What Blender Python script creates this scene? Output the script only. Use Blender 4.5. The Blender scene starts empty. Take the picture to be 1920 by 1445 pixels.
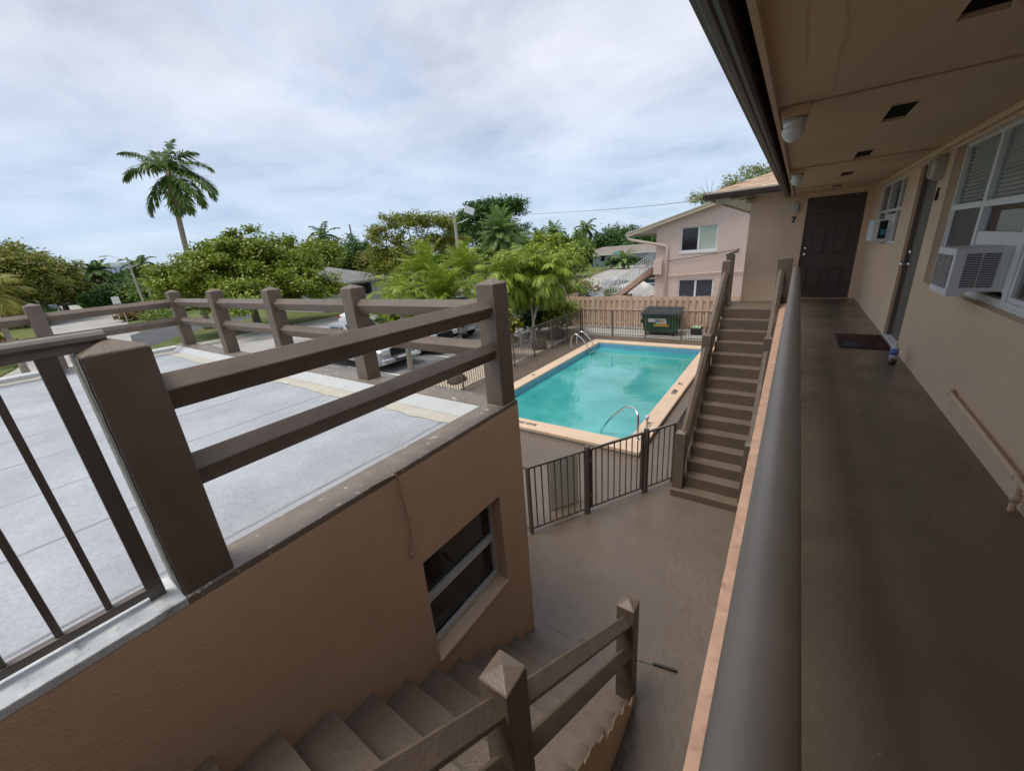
import bpy, math, random
import numpy as np
from mathutils import Vector, Matrix
D = bpy.data
SC = bpy.context.scene
COL = SC.collection
random.seed(7)
rng = np.random.default_rng(7)
EYE = 4.2            # camera height above the pool deck; heights below are written relative to the eye
R_ = math.radians

# ------------------------------------------------------------------ camera
def cam_axes(yaw, pit, rol):
    f = np.array([-math.sin(yaw)*math.cos(pit), math.cos(yaw)*math.cos(pit), -math.sin(pit)])
    r = np.array([math.cos(yaw), math.sin(yaw), 0.0]); u = np.cross(r, f)
    return r*math.cos(rol)+u*math.sin(rol), -r*math.sin(rol)+u*math.cos(rol), f
CR, CU, CF = cam_axes(R_(36.0718), R_(18.8391), R_(-4.5382))
FP = 730.71
cam = D.cameras.new('camera'); camo = D.objects.new('camera', cam); COL.objects.link(camo)
m = Matrix.Identity(4)
for i in range(3):
    m[i][0] = CR[i]; m[i][1] = CU[i]; m[i][2] = -CF[i]
m[0][3], m[1][3], m[2][3] = 0, 0, EYE
camo.matrix_world = m
cam.sensor_width = 36; cam.lens = 36*FP/1920; cam.clip_start = 0.02; cam.clip_end = 6000
SC.camera = camo
def ray(px, py): return (px-960)/FP*CR-(py-722.5)/FP*CU+CF
def at(px, py, dist):      # point at a horizontal distance in the direction of a pixel
    d = ray(px, py); h = math.hypot(d[0], d[1]); d = d*dist/h
    return Vector((d[0], d[1], d[2]+EYE))
def gnd(px, py, z=0.0):    # point on a horizontal plane
    d = ray(px, py); k = (z-EYE)/d[2]
    return Vector((d[0]*k, d[1]*k, z))

# ------------------------------------------------------------------ light
SUN_EL, SUN_AZ = R_(70), R_(222)       # azimuth measured clockwise from +Y
sun = D.lights.new('sun', 'SUN'); so = D.objects.new('sun', sun); COL.objects.link(so)
sun.energy = 1.6; sun.angle = R_(24); sun.color = (1.0, 0.94, 0.85)
sdir = Vector((math.sin(SUN_AZ)*math.cos(SUN_EL), math.cos(SUN_AZ)*math.cos(SUN_EL), math.sin(SUN_EL)))
so.rotation_euler = sdir.to_track_quat('Z', 'Y').to_euler()
so.location = (0, 0, 60)
W = D.worlds.new('World'); SC.world = W; W.use_nodes = True
nt = W.node_tree; N = nt.nodes; L = nt.links; N.clear()
def wn(t, **k):
    n = N.new(t)
    for a, b in k.items(): setattr(n, a, b)
    return n
sky = wn('ShaderNodeTexSky', sky_type='NISHITA', sun_disc=False, sun_elevation=SUN_EL, sun_rotation=SUN_AZ)
tc = wn('ShaderNodeTexCoord'); sep = wn('ShaderNodeSeparateXYZ'); L.new(tc.outputs['Generated'], sep.inputs[0])
def wm(op, a, b=None, c=None):
    n = wn('ShaderNodeMath', operation=op)
    for i, v in enumerate((a, b, c)):
        if v is None: continue
        if isinstance(v, (int, float)): n.inputs[i].default_value = v
        else: L.new(v, n.inputs[i])
    return n.outputs[0]
zz = wm('MAXIMUM', sep.outputs[2], 0.0)
dn = wm('ADD', zz, 0.16)
cx = wm('DIVIDE', sep.outputs[0], dn); cy = wm('DIVIDE', sep.outputs[1], dn)
cv = wn('ShaderNodeCombineXYZ'); L.new(cx, cv.inputs[0]); L.new(cy, cv.inputs[1])
def noise(vec, scale, detail, rough, dist=0.0, off=(0, 0, 0), stretch=(1, 1, 1)):
    mp = wn('ShaderNodeMapping'); mp.inputs['Location'].default_value = off; mp.inputs['Scale'].default_value = stretch
    L.new(vec, mp.inputs['Vector'])
    n = wn('ShaderNodeTexNoise'); n.inputs['Scale'].default_value = scale; n.inputs['Detail'].default_value = detail
    n.inputs['Roughness'].default_value = rough; n.inputs['Distortion'].default_value = dist
    L.new(mp.outputs[0], n.inputs['Vector']); return n.outputs['Fac']
def wramp(fac, pts):
    r = wn('ShaderNodeValToRGB'); L.new(fac, r.inputs[0]); e = r.color_ramp.elements
    while len(e) < len(pts): e.new(0.5)
    for i, (p, c) in enumerate(pts): e[i].position = p; e[i].color = (*c, 1) if len(c) == 3 else c
    return r.outputs[0]
nA = noise(cv.outputs[0], 0.62, 8, 0.55, 0.35, (3.1, 1.7, 0), (1.0, 0.8, 1))
nB = noise(cv.outputs[0], 1.5, 9, 0.56, 0.2, (4.6, 2.2, 0.5), (1.0, 1.15, 1))
mask = wramp(nA, [(0.20, (0, 0, 0)), (0.38, (1, 1, 1))])
lowf = wramp(sep.outputs[2], [(0.02, (0.40, 0.40, 0.40)), (0.12, (0.55, 0.55, 0.55)), (0.36, (1, 1, 1))])
mk = wn('ShaderNodeMix', data_type='RGBA', blend_type='MULTIPLY'); mk.inputs[0].default_value = 1
L.new(mask, mk.inputs[6]); L.new(lowf, mk.inputs[7])
shade = wramp(nB, [(0.30, (3.2, 3.55, 4.3)), (0.46, (4.15, 4.45, 5.15)), (0.62, (4.95, 5.2, 5.8)), (0.75, (5.5, 5.75, 6.3))])
skyg = wn('ShaderNodeMix', data_type='RGBA'); skyg.inputs[0].default_value = 0.62
L.new(sky.outputs[0], skyg.inputs[6]); skyg.inputs[7].default_value = (2.5, 4.1, 6.3, 1)
mx = wn('ShaderNodeMix', data_type='RGBA'); L.new(mk.outputs[2], mx.inputs[0])
L.new(skyg.outputs[2], mx.inputs[6]); L.new(shade, mx.inputs[7])
bg = wn('ShaderNodeBackground'); bg.inputs['Strength'].default_value = 0.1
L.new(mx.outputs[2], bg.inputs[0]); wo = wn('ShaderNodeOutputWorld'); L.new(bg.outputs[0], wo.inputs[0])
SC.view_settings.view_transform = 'Standard'; SC.view_settings.look = 'None'
SC.view_settings.exposure = 0.72; SC.view_settings.gamma = 1.0
SC.render.engine = 'CYCLES'
SC.cycles.max_bounces = 8; SC.cycles.transparent_max_bounces = 16

# ------------------------------------------------------------------ materials
MATS = {}
def mat(name, col, rough=0.6, spec=0.4, metal=0.0, var=0.12, vscale=3.0, bump=0.0, bscale=40.0, bdetail=4, emit=None,
        stain=None, stain_scale=6.0, stain_lo=0.6, stain_hi=0.7, transl=0.0, island=0.0, bdist=0.01, cols=None, b2=None, rvar=0.0):
    M = D.materials.new(name); M.use_nodes = True; nt = M.node_tree; n = nt.nodes; l = nt.links
    p = n['Principled BSDF']; p.inputs['Roughness'].default_value = rough; p.inputs['Metallic'].default_value = metal
    p.inputs['Specular IOR Level'].default_value = spec
    tc = n.new('ShaderNodeTexCoord')
    def nz(scale, det=4, r=0.55, out='Fac'):
        t = n.new('ShaderNodeTexNoise'); t.inputs['Scale'].default_value = scale; t.inputs['Detail'].default_value = det
        t.inputs['Roughness'].default_value = r; l.new(tc.outputs['Object'], t.inputs['Vector']); return t.outputs[out]
    def mixc(f, a, b, bt='MIX'):
        x = n.new('ShaderNodeMix'); x.data_type = 'RGBA'; x.blend_type = bt
        for i, v in ((0, f), (6, a), (7, b)):
            if hasattr(v, 'is_output') or isinstance(v, bpy.types.NodeSocket): l.new(v, x.inputs[i])
            elif isinstance(v, (int, float)): x.inputs[i].default_value = v
            else: x.inputs[i].default_value = (*v, 1)
        return x.outputs[2]
    def rampv(f, lo, hi):
        r = n.new('ShaderNodeMapRange'); l.new(f, r.inputs[0]); r.inputs[1].default_value = lo; r.inputs[2].default_value = hi
        r.clamp = True; return r.outputs[0]
    if cols is not None:
        gi = n.new('ShaderNodeNewGeometry'); rp = n.new('ShaderNodeValToRGB'); l.new(gi.outputs['Random Per Island'], rp.inputs[0])
        e = rp.color_ramp.elements
        while len(e) < len(cols): e.new(0.5)
        for i, c in enumerate(cols): e[i].position = i/(len(cols)-1); e[i].color = (*c, 1)
        base = rp.outputs[0]
    else: base = col
    if var > 0:
        f = rampv(nz(vscale, 5), 0.3, 0.7)
        dk = n.new('ShaderNodeMapRange'); l.new(f, dk.inputs[0]); dk.inputs[3].default_value = 1-var; dk.inputs[4].default_value = 1+var
        cc = n.new('ShaderNodeCombineColor')
        for i in range(3): l.new(dk.outputs[0], cc.inputs[i])
        base = mixc(1.0, base, cc.outputs[0], 'MULTIPLY')
    if stain is not None:
        base = mixc(rampv(nz(stain_scale, 7, 0.65), stain_lo, stain_hi), base, stain)
    if hasattr(base, 'is_output') or isinstance(base, bpy.types.NodeSocket): l.new(base, p.inputs['Base Color'])
    else: p.inputs['Base Color'].default_value = (*base, 1)
    if bump > 0:
        b = n.new('ShaderNodeBump'); b.inputs['Strength'].default_value = bump; b.inputs['Distance'].default_value = bdist
        l.new(nz(bscale, bdetail, 0.6), b.inputs['Height']); last = b
        if b2:
            c = n.new('ShaderNodeBump'); c.inputs['Strength'].default_value = b2[0]; c.inputs['Distance'].default_value = b2[2]
            l.new(nz(b2[1], 3), c.inputs['Height']); l.new(b.outputs[0], c.inputs['Normal']); last = c
        l.new(last.outputs[0], p.inputs['Normal'])
    if rvar > 0:
        rr = n.new('ShaderNodeMapRange'); l.new(nz(2.3, 5), rr.inputs[0]); rr.inputs[1].default_value = 0.3; rr.inputs[2].default_value = 0.7
        rr.inputs[3].default_value = max(0.05, rough-rvar); rr.inputs[4].default_value = rough+rvar
        l.new(rr.outputs[0], p.inputs['Roughness'])
    if emit: p.inputs['Emission Color'].default_value = (*emit[0], 1); p.inputs['Emission Strength'].default_value = emit[1]
    if transl > 0:
        t = n.new('ShaderNodeBsdfTranslucent'); ms = n.new('ShaderNodeMixShader'); ms.inputs[0].default_value = transl
        if isinstance(base, bpy.types.NodeSocket): l.new(base, t.inputs['Color'])
        o = n['Material Output']; l.new(p.outputs[0], ms.inputs[1]); l.new(t.outputs[0], ms.inputs[2]); l.new(ms.outputs[0], o.inputs[0])
    MATS[name] = M; return M
mat('brown', (0.152, 0.116, 0.088), 0.45, 0.45, var=0.14, vscale=5, bump=0.4, bscale=50, bdist=0.006, b2=(0.35, 7, 0.014),
    stain=(0.42, 0.38, 0.33), stain_scale=38, stain_lo=0.76, stain_hi=0.79)
mat('brown_coping', (0.20, 0.165, 0.132), 0.40, 0.45, var=0.14, vscale=7, bump=0.7, bscale=45, bdist=0.008,
    stain=(0.62, 0.60, 0.56), stain_scale=14, stain_lo=0.63, stain_hi=0.66)
mat('raw_concrete', (0.34, 0.34, 0.30), 0.85, 0.2, var=0.25, vscale=25, bump=0.8, bscale=70, bdist=0.006, stain=(0.17, 0.15, 0.13), stain_scale=30, stain_lo=0.55, stain_hi=0.62)
MATS['rail_metal'] = None
mat('brown_metal', (0.12, 0.098, 0.084), 0.32, 0.5, var=0.05, vscale=2)
mat('rail_metal', (0.185, 0.158, 0.136), 0.42, 0.45, var=0.08, vscale=7, bump=0.12, bscale=90, bdist=0.003, stain=(0.36, 0.33, 0.30), stain_scale=60, stain_lo=0.70, stain_hi=0.72)
MATS['rail_metal'].node_tree.nodes['Principled BSDF'].inputs['Coat Weight'].default_value = 0.0; MATS['rail_metal'].node_tree.nodes['Principled BSDF'].inputs['Coat Roughness'].default_value = 0.22
mat('gutter_brown', (0.055, 0.038, 0.034), 0.4, 0.5, var=0.12, vscale=4)
mat('deck', (0.138, 0.106, 0.080), 0.33, 0.5, var=0.10, vscale=0.9, bump=0.6, bscale=11, bdetail=3, bdist=0.018, b2=(0.12, 50, 0.005), rvar=0.10,
    stain=(0.115, 0.09, 0.07), stain_scale=1.3, stain_lo=0.5, stain_hi=0.75)
mat('walk_floor', (0.150, 0.116, 0.086), 0.30, 0.5, var=0.14, vscale=1.5, bump=0.35, bscale=38, bdist=0.010, b2=(0.4, 7, 0.02), rvar=0.1,
    stain=(0.40, 0.34, 0.25), stain_scale=75, stain_lo=0.655, stain_hi=0.69)
mat('step_brown', (0.145, 0.110, 0.082), 0.42, 0.45, var=0.10, vscale=4, bump=0.5, bscale=32, bdist=0.010, b2=(0.35, 9, 0.016))
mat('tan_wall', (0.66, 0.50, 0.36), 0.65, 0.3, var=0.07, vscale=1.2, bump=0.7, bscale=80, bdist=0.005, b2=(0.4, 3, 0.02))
mat('brown_wall', (0.62, 0.43, 0.29), 0.5, 0.4, var=0.08, vscale=1.0, bump=0.8, bscale=60, bdist=0.006, b2=(0.35, 4, 0.025))
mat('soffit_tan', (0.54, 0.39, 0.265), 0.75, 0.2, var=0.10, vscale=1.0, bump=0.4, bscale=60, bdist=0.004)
mat('peach', (0.52, 0.33, 0.235), 0.7, 0.3, var=0.15, vscale=12, bump=0.5, bscale=80, bdist=0.004, stain=(0.40, 0.24, 0.17), stain_scale=18, stain_lo=0.55, stain_hi=0.66)
mat('coping_peach', (0.64, 0.48, 0.35), 0.6, 0.3, var=0.06, vscale=3, bump=0.2, bscale=60, bdist=0.003)
mat('white_paint', (0.60, 0.63, 0.65), 0.5, 0.4, var=0.12, vscale=14, bump=0.7, bscale=22, bdist=0.012, stain=(0.33, 0.34, 0.33), stain_scale=11, stain_lo=0.54, stain_hi=0.66)
mat('white_roof_edge', (0.50, 0.51, 0.51), 0.6, 0.3, var=0.06, vscale=6, bump=0.3, bscale=20, bdist=0.01)
mat('cream', (0.48, 0.46, 0.385), 0.6, 0.3, var=0.08, vscale=6, bump=0.3, bscale=20, bdist=0.01, stain=(0.60, 0.61, 0.60), stain_scale=5, stain_lo=0.62, stain_hi=0.68)
mat('white_metal', (0.72, 0.73, 0.74), 0.4, 0.4, var=0.03)
mat('frame_white', (0.72, 0.74, 0.73), 0.45, 0.4, var=0.06, vscale=8)
mat('grey_metal', (0.60, 0.62, 0.63), 0.35, 0.5, metal=0.2, var=0.05)
mat('chrome', (0.75, 0.76, 0.78), 0.12, 0.5, metal=1.0, var=0)
mat('black', (0.012, 0.012, 0.013), 0.5, 0.4, var=0)
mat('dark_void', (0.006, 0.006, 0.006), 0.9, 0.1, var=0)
mat('door_dark', (0.075, 0.062, 0.054), 0.4, 0.45, var=0.06, vscale=3, bump=0.1, bscale=80, bdist=0.002)
mat('door_grey', (0.13, 0.125, 0.11), 0.42, 0.45, var=0.08, vscale=3)
mat('blind', (0.82, 0.84, 0.82), 0.7, 0.2, var=0.08, vscale=4)
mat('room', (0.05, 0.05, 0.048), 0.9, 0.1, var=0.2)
mat('ac_white', (0.70, 0.72, 0.74), 0.45, 0.4, var=0.05, vscale=5)
mat('ac_coil', (0.23, 0.21, 0.21), 0.6, 0.3, var=0.25, vscale=30)
mat('blue_card', (0.06, 0.25, 0.36), 0.6, 0.3, var=0.1, vscale=30)
mat('lamp_glass', (0.62, 0.66, 0.60), 0.2, 0.6, var=0.02)
mat('lamp_body', (0.42, 0.41, 0.37), 0.5, 0.4, var=0.08, vscale=20)
mat('chrome_dull', (0.5, 0.48, 0.45), 0.25, 0.5, metal=1.0, var=0)
mat('mat_base', (0.055, 0.03, 0.028), 0.95, 0.1, var=0.3, vscale=40, bump=0.5, bscale=300, bdist=0.004)
mat('mat_teal', (0.045, 0.085, 0.08), 0.95, 0.1, var=0.3, vscale=40)
mat('mat_brown', (0.075, 0.04, 0.028), 0.95, 0.1, var=0.3, vscale=40)
mat('mat_red', (0.10, 0.038, 0.035), 0.95, 0.1, var=0.3, vscale=40)
mat('bottle_clear', (0.55, 0.57, 0.62), 0.12, 0.6, var=0.02)
mat('bottle_label', (0.10, 0.17, 0.45), 0.5, 0.4, var=0.35, vscale=40)
mat('cola', (0.05, 0.018, 0.016), 0.15, 0.6, var=0)
mat('gravel', (0.55, 0.47, 0.37), 0.9, 0.2, var=0.45, vscale=28, bump=1.0, bscale=24, bdist=0.05, stain=(0.22, 0.17, 0.12), stain_scale=20, stain_lo=0.52, stain_hi=0.62)
mat('concrete_ground', (0.40, 0.39, 0.36), 0.85, 0.2, var=0.10, vscale=0.5, bump=0.3, bscale=14, bdist=0.01, stain=(0.30, 0.29, 0.27), stain_scale=0.9, stain_lo=0.5, stain_hi=0.7)
mat('road', (0.37, 0.355, 0.33), 0.85, 0.2, var=0.10, vscale=0.25, bump=0.2, bscale=20, bdist=0.01, stain=(0.27, 0.26, 0.25), stain_scale=0.35, stain_lo=0.5, stain_hi=0.68)
mat('asphalt', (0.085, 0.088, 0.095), 0.85, 0.25, var=0.15, vscale=0.6, bump=0.3, bscale=30, bdist=0.01)
mat('parking', (0.20, 0.20, 0.20), 0.85, 0.25, var=0.15, vscale=0.5, bump=0.3, bscale=30, bdist=0.01, stain=(0.33, 0.32, 0.30), stain_scale=0.6, stain_lo=0.5, stain_hi=0.7)
mat('grass', (0.115, 0.15, 0.045), 0.9, 0.15, var=0.35, vscale=1.2, bump=0.8, bscale=18, bdist=0.06, stain=(0.19, 0.16, 0.075), stain_scale=0.8, stain_lo=0.48, stain_hi=0.68)
mat('land', (0.10, 0.125, 0.05), 0.95, 0.1, var=0.3, vscale=0.05, stain=(0.16, 0.14, 0.08), stain_scale=0.04, stain_lo=0.5, stain_hi=0.6)
mat('yellow_line', (0.62, 0.42, 0.10), 0.8, 0.2, var=0.2, vscale=3)
mat('line_white', (0.65, 0.65, 0.62), 0.8, 0.2, var=0.15, vscale=3)
mat('fence_wood', (0.58, 0.40, 0.29), 0.8, 0.2, var=0.10, vscale=2.5, bump=0.3, bscale=30, bdist=0.006, cols=[(0.58, 0.41, 0.30), (0.68, 0.50, 0.38), (0.63, 0.45, 0.335)])
mat('pink', (0.62, 0.49, 0.43), 0.75, 0.2, var=0.05, vscale=0.8, bump=0.25, bscale=20, bdist=0.01)
mat('pink_dark', (0.50, 0.33, 0.27), 0.75, 0.2, var=0.08, vscale=2)
mat('tile_blue', (0.17, 0.42, 0.60), 0.25, 0.5, var=0.18, vscale=14)
mat('shell_blue', (0.24, 0.52, 0.66), 0.5, 0.4, var=0.1, vscale=4)
mat('dumpster_green', (0.012, 0.075, 0.038), 0.4, 0.45, var=0.25, vscale=3, stain=(0.03, 0.05, 0.03), stain_scale=5, stain_lo=0.55, stain_hi=0.65)
mat('lid', (0.045, 0.055, 0.065), 0.5, 0.4, var=0.15, vscale=5)
mat('sticker_white', (0.72, 0.70, 0.72), 0.5, 0.4, var=0.15, vscale=25)
mat('sticker_yellow', (0.60, 0.40, 0.04), 0.5, 0.4, var=0.12, vscale=25)
mat('sticker_green', (0.02, 0.16, 0.13), 0.5, 0.4, var=0)
mat('light_green', (0.33, 0.48, 0.30), 0.6, 0.3, var=0.1)
mat('rock', (0.085, 0.065, 0.052), 0.9, 0.2, var=0.3, vscale=5, bump=1.0, bscale=9, bdist=0.08)
mat('shingle', (0.44, 0.31, 0.22), 0.85, 0.15, var=0.12, vscale=3, bump=0.4, bscale=30, bdist=0.01, cols=[(0.36, 0.22, 0.15), (0.52, 0.37, 0.27), (0.44, 0.33, 0.25), (0.56, 0.44, 0.33)])
mat('drip_tan', (0.48, 0.42, 0.33), 0.6, 0.3, var=0.08, vscale=6)
mat('grey_roof', (0.215, 0.21, 0.215), 0.85, 0.2, var=0.14, vscale=0.6, bump=0.3, bscale=8, bdist=0.03, stain=(0.13, 0.13, 0.135), stain_scale=0.5, stain_lo=0.5, stain_hi=0.7)
mat('brown_roof', (0.23, 0.20, 0.175), 0.85, 0.2, var=0.12, vscale=0.5)
mat('off_white', (0.60, 0.61, 0.56), 0.7, 0.2, var=0.06, vscale=1)
mat('grey_blue', (0.33, 0.37, 0.40), 0.7, 0.2, var=0.06, vscale=1)
mat('teal', (0.15, 0.42, 0.45), 0.7, 0.2, var=0.06, vscale=1)
mat('tower', (0.50, 0.56, 0.66), 0.6, 0.3, var=0.05, vscale=0.02)
mat('tower_dark', (0.30, 0.36, 0.46), 0.5, 0.3, var=0.05, vscale=0.02)
mat('trunk_grey', (0.32, 0.28, 0.23), 0.9, 0.15, var=0.25, vscale=6, bump=0.6, bscale=12, bdist=0.02)
mat('trunk_pale', (0.46, 0.44, 0.38), 0.85, 0.15, var=0.15, vscale=8, bump=0.5, bscale=20, bdist=0.01)
mat('trunk_red', (0.34, 0.21, 0.155), 0.9, 0.15, var=0.3, vscale=3, bump=0.6, bscale=8, bdist=0.02)
mat('bark', (0.20, 0.155, 0.12), 0.9, 0.15, var=0.25, vscale=6, bump=0.8, bscale=14, bdist=0.03)
mat('twig', (0.30, 0.265, 0.22), 0.9, 0.15, var=0.2, vscale=6)
mat('pole_wood', (0.40, 0.37, 0.31), 0.85, 0.15, var=0.2, vscale=4)
mat('red_cloth', (0.42, 0.14, 0.09), 0.8, 0.2, var=0.25, vscale=2)
mat('white_cloth', (0.66, 0.66, 0.68), 0.7, 0.2, var=0.12, vscale=2, bump=0.8, bscale=4, bdist=0.06)
mat('blue_tarp', (0.24, 0.33, 0.42), 0.6, 0.3, var=0.2, vscale=3, bump=0.8, bscale=5, bdist=0.05)
mat('car_silver', (0.47, 0.48, 0.50), 0.25, 0.6, metal=0.5, var=0.02)
mat('car_white', (0.70, 0.71, 0.72), 0.3, 0.6, var=0.02)
mat('car_black', (0.012, 0.013, 0.015), 0.15, 0.6, var=0)
mat('car_blue', (0.015, 0.045, 0.16), 0.2, 0.6, var=0)
mat('car_navy', (0.02, 0.03, 0.05), 0.15, 0.6, var=0)
mat('car_glass', (0.03, 0.045, 0.055), 0.06, 0.7, var=0)
mat('tyre', (0.015, 0.015, 0.015), 0.8, 0.2, var=0)
mat('lamp_clear', (0.62, 0.64, 0.66), 0.1, 0.6, var=0)
mat('tail_red', (0.35, 0.02, 0.02), 0.3, 0.5, var=0)
mat('sign_red', (0.60, 0.05, 0.03), 0.5, 0.4, var=0)
mat('sign_white', (0.70, 0.71, 0.70), 0.6, 0.3, var=0)
mat('wire', (0.03, 0.03, 0.03), 0.7, 0.2, var=0)
mat('cord', (0.42, 0.30, 0.21), 0.8, 0.2, var=0.1, vscale=30)
mat('pane_dark', (0.014, 0.016, 0.020), 0.06, 0.6, var=0)
mat('screen_dark', (0.055, 0.062, 0.078), 0.35, 0.4, var=0.1, vscale=3)
mat('curtain_green', (0.44, 0.52, 0.44), 0.8, 0.2, var=0.06, vscale=5)
mat('beige', (0.52, 0.45, 0.33), 0.8, 0.2, var=0.08, vscale=3)
LV = dict(var=0.16, vscale=0.8, transl=0.28)
mat('leaf_seagrape', (0, 0, 0), 0.42, 0.45, cols=[(0.084, 0.141, 0.013), (0.168, 0.245, 0.020), (0.281, 0.343, 0.027), (0.112, 0.184, 0.013), (0.378, 0.392, 0.045)], **LV)
mat('leaf_dark', (0, 0, 0), 0.5, 0.4, cols=[(0.029, 0.082, 0.014), (0.056, 0.130, 0.022), (0.081, 0.162, 0.024)], **LV)
mat('leaf_mid', (0, 0, 0), 0.5, 0.4, cols=[(0.083, 0.145, 0.022), (0.151, 0.227, 0.030), (0.200, 0.276, 0.042)], **LV)
mat('leaf_bright', (0, 0, 0), 0.45, 0.4, cols=[(0.11, 0.19, 0.02), (0.23, 0.33, 0.03), (0.38, 0.44, 0.05), (0.15, 0.25, 0.02)], **LV)
mat('leaf_yellow', (0, 0, 0), 0.5, 0.4, cols=[(0.22, 0.22, 0.03), (0.30, 0.27, 0.05), (0.15, 0.19, 0.03)], **LV)
mat('leaf_orange', (0, 0, 0), 0.5, 0.4, cols=[(0.276, 0.252, 0.030), (0.138, 0.204, 0.030), (0.333, 0.300, 0.040), (0.092, 0.156, 0.020), (0.230, 0.240, 0.030)], **LV)
mat('leaf_olive', (0, 0, 0), 0.5, 0.4, cols=[(0.184, 0.198, 0.035), (0.276, 0.276, 0.050), (0.127, 0.162, 0.030), (0.230, 0.216, 0.035)], **LV)
mat('leaf_palm', (0, 0, 0), 0.45, 0.4, cols=[(0.063, 0.126, 0.025), (0.115, 0.204, 0.035), (0.172, 0.240, 0.050), (0.081, 0.144, 0.025)], **LV)
mat('leaf_phoenix', (0, 0, 0), 0.45, 0.4, cols=[(0.115, 0.204, 0.060), (0.184, 0.300, 0.080), (0.253, 0.348, 0.110)], **LV)
mat('leaf_grey', (0, 0, 0), 0.6, 0.3, cols=[(0.179, 0.234, 0.091), (0.299, 0.328, 0.143), (0.135, 0.187, 0.065)], **LV)
mat('leaf_dead', (0, 0, 0), 0.8, 0.2, cols=[(0.30, 0.21, 0.10), (0.22, 0.15, 0.07), (0.36, 0.28, 0.13)], **LV)
mat('leaf_red', (0, 0, 0), 0.6, 0.3, cols=[(0.40, 0.03, 0.05), (0.10, 0.15, 0.03), (0.12, 0.17, 0.03)], **LV)
mat('leaf_rust', (0, 0, 0), 0.6, 0.3, cols=[(0.28, 0.12, 0.03), (0.16, 0.09, 0.03), (0.10, 0.12, 0.03)], **LV)

def line_mat(name, base, line, period, width, axis=0, rough=0.7, dashes=True):
    """roll roofing: thin seams at a regular spacing along one axis, faded and broken"""
    M = D.materials.new(name); M.use_nodes = True; n = M.node_tree.nodes; l = M.node_tree.links; p = n['Principled BSDF']
    tc = n.new('ShaderNodeTexCoord'); s = n.new('ShaderNodeSeparateXYZ'); l.new(tc.outputs['Object'], s.inputs[0])
    def M_(op, a, b=None):
        x = n.new('ShaderNodeMath'); x.operation = op
        for i, v in enumerate((a, b)):
            if v is None: continue
            if isinstance(v, (int, float)): x.inputs[i].default_value = v
            else: l.new(v, x.inputs[i])
        return x.outputs[0]
    def nz(sc, det=5, r=0.6):
        t = n.new('ShaderNodeTexNoise'); t.inputs['Scale'].default_value = sc; t.inputs['Detail'].default_value = det
        t.inputs['Roughness'].default_value = r; l.new(tc.outputs['Object'], t.inputs[0]); return t.outputs[0]
    def mr(f, a, b, c=0, d=1):
        r = n.new('ShaderNodeMapRange'); l.new(f, r.inputs[0])
        for i, v in enumerate((a, b, c, d)): r.inputs[i+1].default_value = v
        return r.outputs[0]
    wob = M_('MULTIPLY', M_('SUBTRACT', nz(1.5), 0.5), 0.05)
    fr = M_('FRACT', M_('DIVIDE', M_('ADD', s.outputs[axis], wob), period))
    d = M_('MULTIPLY', M_('ABSOLUTE', M_('SUBTRACT', fr, 0.5)), period)
    ln = mr(d, 0.0, width, 1, 0)
    ln = M_('MULTIPLY', ln, mr(nz(2.2), 0.38, 0.62, 0.35, 1))
    sp = mr(nz(30, 6, 0.7), 0.66, 0.70)
    sp = M_('MULTIPLY', sp, mr(nz(0.8), 0.5, 0.62))
    big = mr(nz(1.1, 8, 0.65), 0.3, 0.7, 0.78, 1.16)
    fine = mr(nz(60, 3), 0.3, 0.7, 0.86, 1.12)
    v = M_('MULTIPLY', big, fine)
    cc = n.new('ShaderNodeCombineColor')
    for i in range(3): l.new(v, cc.inputs[i])
    a = n.new('ShaderNodeMix'); a.data_type = 'RGBA'; a.blend_type = 'MULTIPLY'; a.inputs[0].default_value = 1
    a.inputs[6].default_value = (*base, 1); l.new(cc.outputs[0], a.inputs[7])
    b = n.new('ShaderNodeMix'); b.data_type = 'RGBA'; l.new(M_('MAXIMUM', ln, sp), b.inputs[0]); l.new(a.outputs[2], b.inputs[6]); b.inputs[7].default_value = (*line, 1)
    l.new(b.outputs[2], p.inputs['Base Color']); p.inputs['Roughness'].default_value = rough
    bp = n.new('ShaderNodeBump'); bp.inputs['Strength'].default_value = 0.4; bp.inputs['Distance'].default_value = 0.004
    l.new(nz(120, 3), bp.inputs['Height']); l.new(bp.outputs[0], p.inputs['Normal'])
    MATS[name] = M
line_mat('roofing', (0.375, 0.395, 0.425), (0.14, 0.14, 0.15), 0.95, 0.022)

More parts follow.
